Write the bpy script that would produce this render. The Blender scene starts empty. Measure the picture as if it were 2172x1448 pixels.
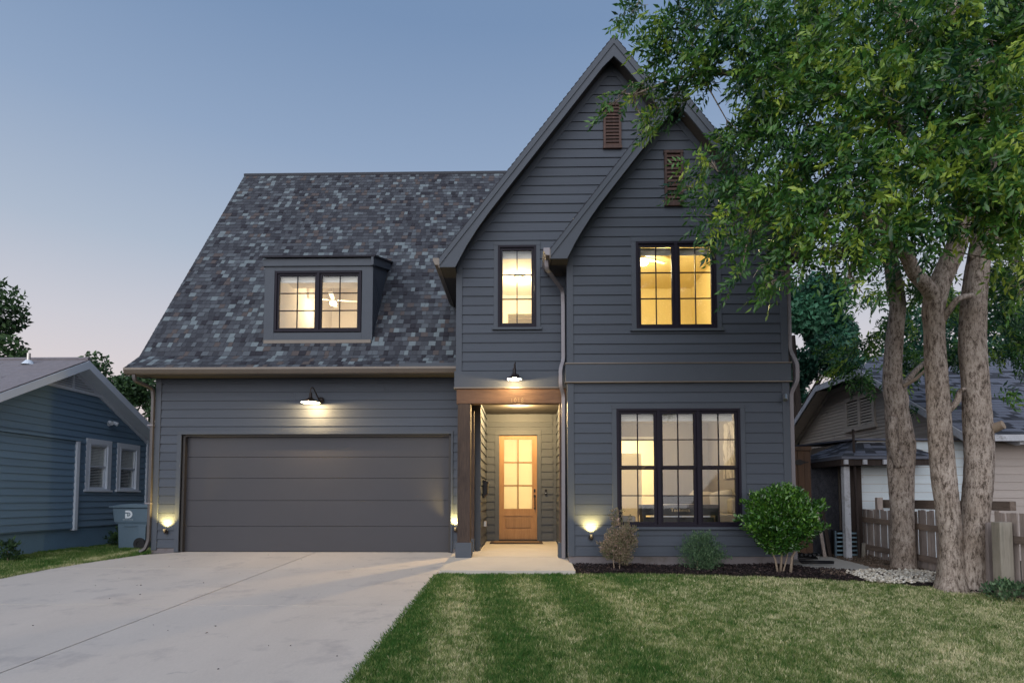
import bpy, math, random
import numpy as np
from mathutils import Vector, Matrix
rad = math.radians
random.seed(7)
S = bpy.context.scene
COL = S.collection

# ------------------------------------------------------------------ camera
cd = bpy.data.cameras.new('camera'); cam = bpy.data.objects.new('camera', cd); COL.objects.link(cam)
cam.location = (0, 0, 1.11); cam.rotation_euler = (rad(93.1), 0, rad(1.1))
cd.sensor_width = 36; cd.lens = 1250/2172*36; cd.shift_y = 0.1221; cd.clip_end = 900
S.camera = cam
# ------------------------------------------------------------------ sky
W = bpy.data.worlds.new('World'); S.world = W; W.use_nodes = True
nt = W.node_tree; nt.nodes.clear()
wo = nt.nodes.new('ShaderNodeOutputWorld'); bg = nt.nodes.new('ShaderNodeBackground')
tc = nt.nodes.new('ShaderNodeTexCoord'); sx = nt.nodes.new('ShaderNodeSeparateXYZ'); rp = nt.nodes.new('ShaderNodeValToRGB')
nt.links.new(tc.outputs['Generated'], sx.inputs[0]); nt.links.new(sx.outputs['Z'], rp.inputs[0])
nt.links.new(rp.outputs[0], bg.inputs[0]); nt.links.new(bg.outputs[0], wo.inputs[0])
els = [(0.0, (.58, .49, .47)), (.16, (.59, .53, .535)), (.25, (.49, .49, .54)), (.36, (.345, .405, .50)), (.50, (.228, .308, .445)), (.64, (.152, .232, .375)), (1.0, (.10, .17, .30))]
cr = rp.color_ramp
while len(cr.elements) < len(els): cr.elements.new(.5)
for e, (p, c) in zip(cr.elements, els): e.position = p; e.color = (*c, 1)
bg.inputs['Strength'].default_value = .92
# ------------------------------------------------------------------ one soft sun (glow of the evening sky behind the camera)
sl = bpy.data.lights.new('sun', 'SUN'); so = bpy.data.objects.new('sun', sl); COL.objects.link(so)
sl.energy = 1.85; sl.angle = rad(85); sl.color = (.97, .98, 1)
so.rotation_euler = (rad(63), 0, rad(-18))
so.location = (-6, -10, 12)
S.view_settings.view_transform = 'Standard'; S.view_settings.look = 'None'
S.view_settings.exposure = 0.42; S.view_settings.gamma = 1; S.view_settings.use_curve_mapping = False
S.render.engine = 'CYCLES'
S.cycles.use_denoising = True; S.cycles.max_bounces = 8; S.cycles.transparent_max_bounces = 12
S.cycles.sample_clamp_indirect = 4.0; S.cycles.caustics_reflective = False; S.cycles.caustics_refractive = False

# ------------------------------------------------------------------ helpers
WL = {}
def tag(o, label=None, cat=None, group=None, kind=None):
    if label: o['label'] = label
    if cat: o['category'] = cat
    if group: o['group'] = group
    if kind: o['kind'] = kind
    return o
def thing(name, loc, label, cat, group=None):
    o = bpy.data.objects.new(name, None); COL.objects.link(o); o.location = loc; WL[o.name] = Vector(loc)
    o.empty_display_size = .2
    return tag(o, label, cat, group)
class MB:
    def __init__(s): s.v = []; s.f = []; s.m = []; s.mi = 0
    def add(s, vs, fs):
        b = len(s.v); s.v += [tuple(v) for v in vs]
        for f in fs: s.f.append(tuple(b+i for i in f)); s.m.append(s.mi)
        return s
    def box(s, x0, x1, y0, y1, z0, z1):
        return s.add([(x0,y0,z0),(x1,y0,z0),(x1,y1,z0),(x0,y1,z0),(x0,y0,z1),(x1,y0,z1),(x1,y1,z1),(x0,y1,z1)],
                     [(0,3,2,1),(4,5,6,7),(0,1,5,4),(1,2,6,5),(2,3,7,6),(3,0,4,7)])
    def prism(s, poly, off):
        n = len(poly); off = Vector(off); p = [Vector(q) for q in poly]
        nrm = Vector((0,0,0))
        for i in range(n): nrm += p[i].cross(p[(i+1) % n])
        if nrm.dot(off) > 0: p.reverse()
        return s.add(p+[q+off for q in p], [tuple(range(n)), tuple(range(2*n-1, n-1, -1))]+[(i, i+n, (i+1) % n+n, (i+1) % n) for i in range(n)])
    def tube(s, pts, r, n=8, cap=True, sq=False):
        pts = [Vector(p) for p in pts]
        rs = r if isinstance(r, (list, tuple)) else [r]*len(pts)
        b = len(s.v); t0 = (pts[1]-pts[0]).normalized()
        a = t0.orthogonal().normalized() if not sq else None
        if sq:
            ref = Vector((0,1,0)) if abs(t0.y) < .9 else Vector((1,0,0)); a = t0.cross(ref).normalized()
        for i, p in enumerate(pts):
            if i == 0: t = t0
            elif i == len(pts)-1: t = (pts[-1]-pts[-2]).normalized()
            else: t = ((pts[i+1]-p).normalized()+(p-pts[i-1]).normalized()).normalized()
            a = (a-t*a.dot(t)).normalized(); c = t.cross(a)
            for k in range(n):
                an = 2*math.pi*(k+(.5 if sq else 0))/n
                s.v.append(tuple(p+(a*math.cos(an)+c*math.sin(an))*rs[i]))
        for i in range(len(pts)-1):
            for k in range(n):
                s.f.append((b+i*n+k, b+i*n+(k+1) % n, b+(i+1)*n+(k+1) % n, b+(i+1)*n+k)); s.m.append(s.mi)
        if cap:
            s.f.append(tuple(b+k for k in range(n-1, -1, -1))); s.m.append(s.mi)
            e = b+(len(pts)-1)*n; s.f.append(tuple(e+k for k in range(n))); s.m.append(s.mi)
        return s
    def lathe(s, prof, c, n=24, axis='z'):
        b = len(s.v); c = Vector(c)
        for (r, h) in prof:
            for k in range(n):
                an = 2*math.pi*k/n; x, y = r*math.cos(an), r*math.sin(an)
                q = Vector((x, y, h)) if axis == 'z' else (Vector((x, -h, y)) if axis == 'y' else Vector((h, x, y)))
                s.v.append(tuple(c+q))
        for i in range(len(prof)-1):
            for k in range(n):
                s.f.append((b+i*n+k, b+i*n+(k+1) % n, b+(i+1)*n+(k+1) % n, b+(i+1)*n+k)); s.m.append(s.mi)
        return s
    def ball(s, c, r, n=12, m=8):
        rx, ry, rz = r if isinstance(r, tuple) else (r, r, r)
        b = len(s.v)
        for i in range(m+1):
            t = math.pi*i/m
            for k in range(n):
                an = 2*math.pi*k/n
                s.v.append((c[0]+rx*math.sin(t)*math.cos(an), c[1]+ry*math.sin(t)*math.sin(an), c[2]+rz*math.cos(t)))
        for i in range(m):
            for k in range(n):
                s.f.append((b+i*n+k, b+(i+1)*n+k, b+(i+1)*n+(k+1) % n, b+i*n+(k+1) % n)); s.m.append(s.mi)
        return s
    def build(s, name, mats, parent=None, smooth=False, bevel=0, origin=None):
        me = bpy.data.meshes.new(name)
        O = Vector(origin) if origin is not None else Vector((0, 0, 0))
        vs = [tuple(Vector(v)-O) for v in s.v] if origin is not None else s.v
        me.from_pydata(vs, [], s.f)
        if not isinstance(mats, (list, tuple)): mats = [mats]
        for m in mats: me.materials.append(m)
        if len(mats) > 1: me.polygons.foreach_set('material_index', s.m)
        if smooth: me.polygons.foreach_set('use_smooth', [True]*len(me.polygons))
        me.update()
        o = bpy.data.objects.new(name, me); COL.objects.link(o)
        if parent: o.parent = parent; o.location = O-WL.get(parent.name, Vector((0, 0, 0)))
        else: o.location = O
        WL[o.name] = O
        if bevel:
            b = o.modifiers.new('bevel', 'BEVEL'); b.width = bevel; b.segments = 2; b.limit_method = 'ANGLE'
        if smooth == 'auto':
            pass
        return o
def share(name, me, loc, parent, scale=None, rot=None):
    o = bpy.data.objects.new(name, me); COL.objects.link(o); o.parent = parent
    o.location = Vector(loc)-WL.get(parent.name, Vector((0, 0, 0)))
    if scale: o.scale = scale
    if rot: o.rotation_euler = rot
    WL[o.name] = Vector(loc)
    return o
def trimesh(name, V, T, tint, mat, parent=None, smooth=False):
    me = bpy.data.meshes.new(name); V = np.asarray(V, np.float32); T = np.asarray(T, np.int32)
    me.vertices.add(len(V)); me.vertices.foreach_set('co', V.ravel())
    me.loops.add(T.size); me.loops.foreach_set('vertex_index', T.ravel())
    me.polygons.add(len(T)); me.polygons.foreach_set('loop_start', np.arange(0, T.size, 3, dtype=np.int32))
    if smooth: me.polygons.foreach_set('use_smooth', np.ones(len(T), bool))
    me.update(calc_edges=True)
    if tint is not None:
        a = me.attributes.new('tint', 'FLOAT', 'POINT'); a.data.foreach_set('value', np.asarray(tint, np.float32))
    me.materials.append(mat)
    o = bpy.data.objects.new(name, me); COL.objects.link(o)
    if parent: o.parent = parent; o.location = -WL.get(parent.name, Vector((0, 0, 0)))
    WL[o.name] = Vector((0, 0, 0))
    return o

# ------------------------------------------------------------------ materials
def nodes(name):
    m = bpy.data.materials.new(name); m.use_nodes = True; t = m.node_tree
    return m, t, t.nodes['Principled BSDF']
def N(t, ty, **kw):
    n = t.nodes.new(ty)
    for k, v in kw.items(): setattr(n, k, v)
    return n
def coords(t, scale=(1, 1, 1), obj=True):
    g = N(t, 'ShaderNodeNewGeometry'); mp = N(t, 'ShaderNodeMapping'); mp.inputs['Scale'].default_value = scale
    t.links.new(g.outputs['Position'], mp.inputs[0]); return mp.outputs[0]
def noise(t, vec, scale, detail=4, rough=.6):
    n = N(t, 'ShaderNodeTexNoise'); n.inputs['Scale'].default_value = scale; n.inputs['Detail'].default_value = detail; n.inputs['Roughness'].default_value = rough
    t.links.new(vec, n.inputs['Vector']); return n.outputs['Fac']
def ramp(t, fac, stops):
    r = N(t, 'ShaderNodeValToRGB')
    while len(r.color_ramp.elements) < len(stops): r.color_ramp.elements.new(.5)
    for e, (p, c) in zip(r.color_ramp.elements, stops): e.position = p; e.color = (*c, 1) if len(c) == 3 else c
    t.links.new(fac, r.inputs[0]); return r.outputs[0]
def mul(c, k): return tuple(x*k for x in c)
def mixc(t, fac, a, b, mode='MIX'):
    n = N(t, 'ShaderNodeMix', data_type='RGBA', blend_type=mode)
    if isinstance(fac, (int, float)): n.inputs[0].default_value = fac
    else: t.links.new(fac, n.inputs[0])
    for i, q in ((6, a), (7, b)):
        if isinstance(q, tuple): n.inputs[i].default_value = (*q, 1) if len(q) == 3 else q
        else: t.links.new(q, n.inputs[i])
    return n.outputs[2]
def bump(t, h, bsdf, strength=.3, dist=.01):
    b = N(t, 'ShaderNodeBump'); b.inputs['Strength'].default_value = strength; b.inputs['Distance'].default_value = dist
    t.links.new(h, b.inputs['Height']); t.links.new(b.outputs[0], bsdf.inputs['Normal'])
def mat(name, col, rough=.6, var=.12, scale=(1, 1, 1), ns=6, bmp=.15, bd=.004, metal=0, spec=.5, fine=60, dirt=None, objrand=0):
    m, t, b = nodes(name); v = coords(t, scale)
    n1 = noise(t, v, ns, 5); n2 = noise(t, v, fine, 3)
    c = ramp(t, n1, [(.25, mul(col, 1-var)), (.5, col), (.75, mul(col, 1+var))])
    c = mixc(t, .35, c, ramp(t, n2, [(.3, mul(col, 1-var*1.6)), (.7, mul(col, 1+var*1.6))]))
    if dirt:
        n3 = noise(t, coords(t), dirt[1], 6, .65)
        c = mixc(t, ramp(t, n3, [(dirt[2], (0, 0, 0)), (dirt[2]+.18, (1, 1, 1))]), c, dirt[0])
    if name == 'driveway_concrete':
        n4 = noise(t, coords(t, (1, 2.2, 1)), 2.6, 9, .7)
        c = mixc(t, ramp(t, n4, [(.64, (0, 0, 0)), (.70, (.55,)*3)]), c, (.27, .25, .25))
    if objrand:
        oi = N(t, 'ShaderNodeObjectInfo')
        c = mixc(t, 1.0, c, ramp(t, oi.outputs['Random'], [(0, (1-objrand,)*3), (1, (1.0,)*3)]), 'MULTIPLY')
    t.links.new(c, b.inputs['Base Color']); b.inputs['Roughness'].default_value = rough; b.inputs['Metallic'].default_value = metal
    b.inputs['Specular IOR Level'].default_value = spec
    if bmp: bump(t, n2, b, bmp, bd)
    return m
def emit(name, col, st):
    m, t, b = nodes(name); b.inputs['Base Color'].default_value = (*col, 1)
    b.inputs['Emission Color'].default_value = (*col, 1); b.inputs['Emission Strength'].default_value = st
    return m
def leafmat(name, lo, mid, hi, rough=.5, trans=.3, spec=.4):
    m, t, b = nodes(name); a = N(t, 'ShaderNodeAttribute', attribute_name='tint')
    c = ramp(t, a.outputs['Fac'], [(0, lo), (.5, mid), (1, hi)])
    t.links.new(c, b.inputs['Base Color']); b.inputs['Roughness'].default_value = rough; b.inputs['Specular IOR Level'].default_value = spec
    tr = N(t, 'ShaderNodeBsdfTranslucent'); t.links.new(c, tr.inputs[0]); mx = N(t, 'ShaderNodeMixShader'); mx.inputs[0].default_value = trans
    t.links.new(b.outputs[0], mx.inputs[1]); t.links.new(tr.outputs[0], mx.inputs[2]); t.links.new(mx.outputs[0], t.nodes['Material Output'].inputs[0])
    return m
def glassmat(name, frost=0, tint=(1, 1, 1)):
    m, t, b = nodes(name); t.nodes.remove(b)
    tr = N(t, 'ShaderNodeBsdfTransparent'); tr.inputs[0].default_value = (*tint, 1); gl = N(t, 'ShaderNodeBsdfGlossy'); gl.inputs['Roughness'].default_value = .02
    fr = N(t, 'ShaderNodeFresnel'); ge = N(t, 'ShaderNodeNewGeometry'); ma = N(t, 'ShaderNodeMath', operation='MULTIPLY_ADD')
    ma.inputs[1].default_value = -.8333; ma.inputs[2].default_value = 1.5; t.links.new(ge.outputs['Backfacing'], ma.inputs[0]); t.links.new(ma.outputs[0], fr.inputs[0])
    mx = N(t, 'ShaderNodeMixShader'); t.links.new(fr.outputs[0], mx.inputs[0]); t.links.new(tr.outputs[0], mx.inputs[1]); t.links.new(gl.outputs[0], mx.inputs[2])
    last = mx.outputs[0]
    if frost:
        tl = N(t, 'ShaderNodeBsdfTranslucent'); tl.inputs[0].default_value = (.9, .86, .78, 1); m2 = N(t, 'ShaderNodeMixShader'); m2.inputs[0].default_value = frost
        t.links.new(last, m2.inputs[1]); t.links.new(tl.outputs[0], m2.inputs[2]); last = m2.outputs[0]
    t.links.new(last, t.nodes['Material Output'].inputs[0]); return m
def woodmat(name, dark, mid, light, axis='z', rough=.7, sc=14, var=.35):
    m, t, b = nodes(name); k = {'z': (1, 1, .06), 'x': (.06, 1, 1), 'y': (1, .06, 1)}[axis]
    v = coords(t, k); n1 = noise(t, v, sc, 6, .7); n2 = noise(t, v, sc*7, 4, .7); n3 = noise(t, coords(t), 2.5, 3)
    c = ramp(t, n1, [(.3, dark), (.52, mid), (.72, light)])
    c = mixc(t, .4, c, ramp(t, n2, [(.35, dark), (.7, light)]))
    c = mixc(t, ramp(t, n3, [(.35, (0, 0, 0)), (.75, (var,)*3)]), c, light)
    oi = N(t, 'ShaderNodeObjectInfo'); c = mixc(t, 1.0, c, ramp(t, oi.outputs['Random'], [(0, (.72, .72, .74)), (1, (1.0, .98, .95))]), 'MULTIPLY')
    t.links.new(c, b.inputs['Base Color']); b.inputs['Roughness'].default_value = rough; bump(t, n2, b, .5, .006); return m

M = {}
M['siding'] = mat('siding_paint', (.069, .081, .104), .62, .10, (.25, 1, 6), 5, .35, .003, fine=45, objrand=.13, spec=.35, dirt=((.083, .092, .110), 1.1, .62))
M['trim'] = mat('trim_paint', (.068, .079, .099), .58, .08, (1, 1, 1), 4, .12, .002, spec=.35)
M['frame'] = mat('window_frame_paint', (.014, .011, .020), .55, .1, bmp=.05, spec=.2)
M['gdoor'] = mat('garage_door_paint', (.047, .046, .054), .5, .08, (1, 1, 1), 1.2, .25, .002, fine=220, spec=.4)
M['gutter'] = mat('gutter_metal', (.15, .125, .105), .38, .08, bmp=.03, metal=.3)
M['pipe'] = mat('downspout_metal', (.20, .185, .20), .38, .06, bmp=.03, metal=.3)
M['gutterdark'] = mat('taupe_downspout', (.10, .09, .09), .45, .06, bmp=.03, metal=.2)
M['soffit'] = mat('soffit_board', (.05, .045, .043), .7, .1)
M['stain'] = woodmat('stained_cedar_post', (.016, .009, .007), (.048, .028, .020), (.14, .09, .065), 'z', .75, 12, .25)
M['stainx'] = woodmat('stained_cedar_beam', (.04, .02, .012), (.13, .062, .034), (.26, .15, .09), 'x', .75, 12, .3)
M['ventw'] = woodmat('stained_vent_wood', (.022, .011, .009), (.055, .026, .020), (.15, .08, .06), 'z', .7, 16, .3)
M['ventdark'] = mat('vent_shadow_board', (.012, .01, .01), .9, .1)
M['glass'] = glassmat('window_glass')
M['frost'] = glassmat('frosted_door_glass', .75)
M['oak'] = woodmat('oak_door', (.22, .115, .045), (.32, .17, .07), (.42, .24, .11), 'z', .5, 10, .3)
M['black'] = mat('black_metal', (.012, .011, .012), .42, .1, metal=.4, bmp=.03)
M['bronze'] = mat('dark_bronze_metal', (.030, .022, .020), .4, .1, metal=.5, bmp=.03)
M['shadein'] = mat('white_enamel', (.8, .78, .72), .4, .03, bmp=0)
M['bulb'] = emit('lit_bulb', (1, .80, .42), 22)
M['bulbhot'] = emit('lit_bulb_strong', (1, .86, .45), 60)
M['concrete'] = mat('driveway_concrete', (.53, .475, .43), .85, .08, (1, .25, 1), 1.6, .3, .003, fine=90, dirt=((.40, .36, .34), 2.0, .54), objrand=.05)
M['walk'] = mat('walkway_concrete', (.50, .455, .40), .85, .08, (1, 1, 1), 2, .3, .003, fine=90, dirt=((.36, .34, .31), 1.6, .62))
M['found'] = mat('foundation_concrete', (.17, .15, .155), .9, .15, ns=4, dirt=((.10, .085, .07), 3, .55))
M['soil'] = mat('soil_ground', (.06, .048, .032), .95, .3, ns=3, bmp=.6, bd=.02, fine=25)
M['lawnbase'] = mat('lawn_soil_and_thatch', (.075, .085, .030), .95, .35, ns=5, bmp=.6, bd=.02, fine=40)
M['grass'] = leafmat('grass_blades', (.050, .14, .025), (.25, .31, .10), (.90, .80, .52), .6, .25, .2)
M['leaf'] = leafmat('tree_leaves', (.014, .060, .028), (.095, .24, .042), (.48, .60, .08), .33, .36, .6)
M['leafback'] = leafmat('background_leaves', (.012, .05, .038), (.03, .11, .065), (.06, .19, .10), .5, .2)
M['leafleft'] = leafmat('far_leaves', (.016, .036, .02), (.04, .09, .032), (.09, .17, .055), .55, .25)
M['holly'] = leafmat('glossy_bush_leaves', (.015, .055, .012), (.05, .15, .02), (.17, .34, .04), .28, .12, .7)
M['abelia'] = leafmat('pinkish_shrub_leaves', (.10, .13, .055), (.28, .22, .14), (.55, .37, .33), .55, .25)
M['smallg'] = leafmat('fine_green_leaves', (.04, .09, .045), (.09, .17, .08), (.2, .30, .15), .5, .25)
M['mulch'] = leafmat('bark_mulch', (.010, .008, .009), (.035, .025, .026), (.15, .10, .09), .9, 0, .2)
M['rock'] = leafmat('white_river_rock', (.35, .29, .22), (.58, .52, .43), (.78, .74, .66), .8, 0, .2)
M['gravel'] = leafmat('tan_pea_gravel', (.10, .07, .05), (.22, .16, .12), (.40, .33, .27), .9, 0, .2)
M['blue'] = mat('blue_siding_paint', (.155, .255, .36), .6, .10, (1, .3, 5), 4, .2, .003, fine=40, objrand=.10, dirt=((.18, .27, .355), 1.1, .62))
M['bluef'] = mat('blue_foundation_paint', (.14, .25, .36), .7, .14, ns=3, dirt=((.10, .13, .15), 3, .6))
M['white'] = mat('white_trim_paint', (.66, .72, .80), .55, .06)
M['blind'] = mat('window_blind', (.8, .84, .80), .6, .1)
M['darkroom'] = mat('dark_room_board', (.02, .024, .03), .08, .1, bmp=0)
M['bluroof'] = mat('weathered_grey_shingle', (.22, .20, .215), .9, .18, (1, 1, 1), 9, .4, .01, objrand=.1)
M['rroof'] = mat('slate_grey_shingle', (.14, .15, .19), .9, .2, ns=8, bmp=.4, fine=90)
M['oldwood'] = mat('aged_cream_siding', (.52, .45, .38), .8, .15, (1, .3, 4), 5, .3, .004, objrand=.15, dirt=((.12, .10, .09), 2.5, .60))
M['oldwhite'] = mat('peeling_white_boards', (.68, .75, .79), .75, .08, (.3, 1, 4), 5, .3, .004, objrand=.1, dirt=((.22, .17, .13), 3.2, .64))
M['beige'] = mat('beige_siding_paint', (.46, .40, .365), .7, .08, (.3, 1, 4), 5, .15, .003, objrand=.06)
M['oldtrim'] = mat('peeling_grey_trim', (.52, .53, .57), .8, .2, ns=9, dirt=((.16, .13, .11), 5, .56))
M['osb'] = mat('strand_board', (.09, .095, .12), .85, .6, (1, 1, .5), 14, .3, fine=50)
M['darkwood'] = woodmat('dark_weathered_wood', (.02, .014, .012), (.045, .03, .026), (.09, .065, .055), 'z', .85, 14)
M['fence'] = woodmat('weathered_fence_wood', (.17, .135, .12), (.37, .305, .275), (.56, .48, .44), 'z', .85, 16, .5)
M['fencex'] = woodmat('weathered_rail_wood', (.10, .075, .06), (.23, .17, .135), (.36, .28, .23), 'y', .85, 14, .4)
M['fencepost'] = woodmat('pale_post_wood', (.16, .15, .12), (.31, .28, .235), (.45, .41, .35), 'z', .85, 10, .5)
M['cedar'] = woodmat('brown_cedar_gate', (.05, .025, .012), (.09, .043, .02), (.14, .07, .035), 'z', .7, 10)
M['plastic'] = mat('blue_grey_plastic', (.11, .165, .215), .45, .08, bmp=.06, spec=.5)
M['plastic2'] = mat('pale_blue_slat', (.20, .31, .38), .5, .1)
M['rubber'] = mat('black_rubber', (.015, .015, .017), .7, .1)
M['decal'] = mat('white_print', (.7, .75, .8), .5, .03, bmp=0)
M['brass'] = mat('brass_numerals', (.55, .42, .22), .35, .05, metal=.7, bmp=0)
M['mat'] = mat('coir_doormat', (.16, .10, .055), .95, .3, ns=25, bmp=.6)
M['steel'] = mat('brushed_nickel', (.55, .53, .50), .3, .06, metal=.9, bmp=0)
M['wallyel'] = mat('cream_room_wall', (.74, .64, .36), .8, .02, bmp=.02)
M['wallpale'] = mat('pale_room_wall', (.70, .64, .54), .8, .02, bmp=.02)
M['walltaupe'] = mat('taupe_room_wall', (.34, .31, .27), .8, .05, bmp=.05)
M['wallwhite'] = mat('white_room_paint', (.75, .72, .62), .7, .02, bmp=.02)
M['floorwood'] = mat('room_floor', (.25, .16, .09), .5, .15)
M['piano'] = mat('black_piano_lacquer', (.014, .013, .012), .3, .1, bmp=0)
M['fabric'] = mat('cream_sofa_fabric', (.55, .49, .38), .9, .06, bmp=.2)
M['shingle'] = []
for i, c in enumerate([(.046, .048, .058), (.074, .079, .092), (.102, .114, .130), (.165, .195, .212), (.095, .080, .079), (.033, .032, .040), (.062, .066, .078)]):
    M['shingle'].append(mat('shingle_shade_%s' % 'abcdefg'[i], c, .9, .16, ns=20, bmp=.5, bd=.004, fine=160, spec=.2))
def barkmat(name):
    m, t, b = nodes(name); v = coords(t, (1, 1, .34)); n1 = noise(t, v, 24, 12, .86); n2 = noise(t, coords(t), 2.2, 4); v3 = coords(t, (1, 1, .6))
    vo = N(t, 'ShaderNodeTexVoronoi'); vo.inputs['Scale'].default_value = 22; dst = mixc(t, .09, v3, N(t, 'ShaderNodeTexNoise').outputs['Color']); t.links.new(dst, vo.inputs['Vector'])
    c = ramp(t, n1, [(.39, (.045, .034, .028)), (.455, (.20, .155, .125)), (.50, (.47, .39, .335)), (.66, (.72, .63, .55))])
    c = mixc(t, ramp(t, n2, [(.35, (0, 0, 0)), (.7, (.6,)*3)]), c, ramp(t, n1, [(.40, (.06, .042, .03)), (.62, (.34, .25, .18))]))
    t.links.new(c, b.inputs['Base Color']); b.inputs['Roughness'].default_value = .9; b.inputs['Specular IOR Level'].default_value = .2
    bump(t, n1, b, .9, .03); return m
M['bark'] = barkmat('mottled_bark')
M['stem'] = mat('shrub_stem_bark', (.30, .23, .17), .85, .2, (1, 1, .3), 20)

def G(y): return -.05*(12-max(3, min(12, y)))     # height of the yard: rises gently to the garage

# ------------------------------------------------------------------ ground
mb = MB()
xs = [-300, -60, -20, -10, 0, 10, 20, 60, 300]; ys = [-80, -20, 0, 3, 5, 7, 9, 12, 14, 20, 40, 120, 500]
for y in ys:
    for x in xs: mb.v.append((x, y, G(y)-.05))
for j in range(len(ys)-1):
    for i in range(len(xs)-1):
        a = j*len(xs)+i; mb.f.append((a, a+1, a+1+len(xs), a+len(xs))); mb.m.append(0)
tag(mb.build('ground', M['soil']), kind='structure')
def sheet(name, pts, dz, m, th=.05, kind='structure', parent=None):
    # polygon draped on the yard slope (points with y<=12 are planar)
    b = MB(); top = [Vector((x, y, G(y)+dz)) for x, y in pts]
    b.prism(top, (0, 0, -th)); o = b.build(name, m, parent)
    if kind and not parent: tag(o, kind=kind)
    return o
lawnR = [(-1.37, 3.0), (9, 3.0), (9, 6.6), (7.2, 7.2), (6.45, 7.95), (5.95, 8.52), (5.3, 9.0), (3.95, 9.36), (2.5, 9.62), (.9, 9.66), (-1.37, 9.66)]
sheet('lawn_right', lawnR, -.008, M['lawnbase'])
lawnL = [(-14, 3.0), (-8.26, 3.0), (-8.2, 9.1), (-8.15, 10.0), (-7.95, 10.8), (-7.62, 11.6), (-7.1, 11.98), (-14, 11.98)]
sheet('lawn_left', lawnL, -.008, M['lawnbase'])
b = MB(); b.prism([(-14, 11.98, -.009), (-7.65, 11.98, -.009), (-7.65, 17, -.009), (-14, 17, -.009)], (0, 0, -.04)); tag(b.build('side_yard', M['lawnbase']), kind='structure')
# driveway slabs with sawn joints
dr = bpy.data.objects.new('driveway', None); COL.objects.link(dr); tag(dr, 'pale concrete driveway leading to the dark garage door', kind='structure')
def jx(y): return -4.24-(12.05-y)*.018
rows = [3.0, 7.38, 10.06, 12.02]
le = {3.0: -8.26, 7.38: -8.22, 10.06: -8.12, 12.02: -7.06}
for a, c in zip(rows[:-1], rows[1:]):
    g = .009
    mid = [(-7.62, 11.6), (-7.93, 10.8)] if c > 12 else []
    sheet('concrete_slab', [(le[a], a+g), (jx(a)-g, a+g), (jx(c)-g, c-g), (le[c], c-g)]+mid, .012, M['concrete'], .08, parent=dr)
    sheet('concrete_slab', [(jx(a)+g, a+g), (-1.39, a+g), (-1.39, c-g), (jx(c)+g, c-g)], .012, M['concrete'], .08, parent=dr)
# garage apron under the door
b = MB(); b.box(-7.04, -1.50, 12.02, 12.3, -.08, .014); b.build('concrete_slab', M['concrete'], dr)
# walkway and porch slab
wk = bpy.data.objects.new('walkway', None); COL.objects.link(wk); tag(wk, 'concrete walk and porch slab at the front door', kind='structure')
b = MB(); b.prism([(-1.375, 9.68, -.2), (-1.375, 9.68, -.06), (-1.375, 10.98, .03), (-1.375, 10.98, -.2)], (2.22, 0, 0)); b.build('concrete_slab', M['walk'], wk)
b = MB(); b.prism([(-1.36, 10.99, -.2), (-1.36, 10.99, .031), (-1.36, 11.99, .055), (-1.36, 11.99, -.2)], (2.15, 0, 0)); b.prism([(-.98, 12.0, -.2), (-.98, 12.0, .055), (-.98, 14.2, .11), (-.98, 14.2, -.2)], (1.75, 0, 0)); b.build('concrete_slab', M['walk'], wk)
# mulch bed, side pad
bed = [(.86, 9.67), (2.5, 9.63), (3.95, 9.37), (5.3, 9.01), (5.95, 8.53), (6.45, 7.96), (7.2, 7.21), (7.2, 9.3), (5.9, 9.6), (4.9, 10.1), (4.7, 10.5), (.86, 10.5)]
sheet('mulch_bed_soil', bed, .004, M['soil'])
sheet('gravel_strip', [(4.95, 10.12), (5.9, 9.63), (7.2, 9.33), (7.2, 11.95), (4.72, 11.95), (4.72, 10.52)], .002, M['soil'])
b = MB(); b.prism([(4.75, 9.95, -.07), (5.55, 9.75, -.08), (5.95, 10.2, -.055), (5.9, 11.6, .0), (4.75, 11.7, .0)], (0, 0, -.1)); tag(b.build('side_path', M['walk']), kind='structure')

# ------------------------------------------------------------------ wall machinery
def strip_pieces(za, zb, prof, ops):
    cuts = sorted({za, zb}|{z for z, _, _ in prof if za < z < zb}|{z for o in ops for z in (o[2], o[3]) if za+1e-4 < z < zb-1e-4})
    out = []
    def LR(z):
        for (z0, l0, r0), (z1, l1, r1) in zip(prof[:-1], prof[1:]):
            if z0-1e-6 <= z <= z1+1e-6:
                k = 0 if z1 == z0 else (z-z0)/(z1-z0); return l0+(l1-l0)*k, r0+(r1-r0)*k
        return prof[-1][1:]
    for a, c in zip(cuts[:-1], cuts[1:]):
        (la, ra), (lb, rb) = LR(a+1e-5), LR(c-1e-5); mz = (a+c)/2
        seg = [(la, ra, lb, rb)]
        for o in ops:
            if o[2] < mz < o[3]:
                ns = []
                for (a0, a1, b0, b1) in seg:
                    if o[1] <= min(a0, b0) or o[0] >= max(a1, b1): ns.append((a0, a1, b0, b1)); continue
                    if o[0] > min(a0, b0): ns.append((a0, min(a1, o[0]), b0, min(b1, o[0])))
                    if o[1] < max(a1, b1): ns.append((max(a0, o[1]), a1, max(b0, o[1]), b1))
                seg = ns
        for q in seg:
            if max(q[1]-q[0], q[3]-q[2]) > .03: out.append((a, c, q))
    return out
class Frame:
    def __init__(s, O, U, Nn): s.O = Vector(O); s.U = Vector(U).normalized(); s.N = Vector(Nn).normalized()
    def p(s, u, z, d=0): return s.O+s.U*u+s.N*d+Vector((0, 0, z))
def sheath(parent, name, m, fr, prof, ops, th=.14):
    b = MB()
    z0, z1 = prof[0][0], prof[-1][0]
    for (a, c, q) in strip_pieces(z0, z1, prof, ops):
        b.prism([fr.p(q[0], a), fr.p(q[1], a), fr.p(q[3], c), fr.p(q[2], c)], -fr.N*th)
    return b.build(name, m, parent)
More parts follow.
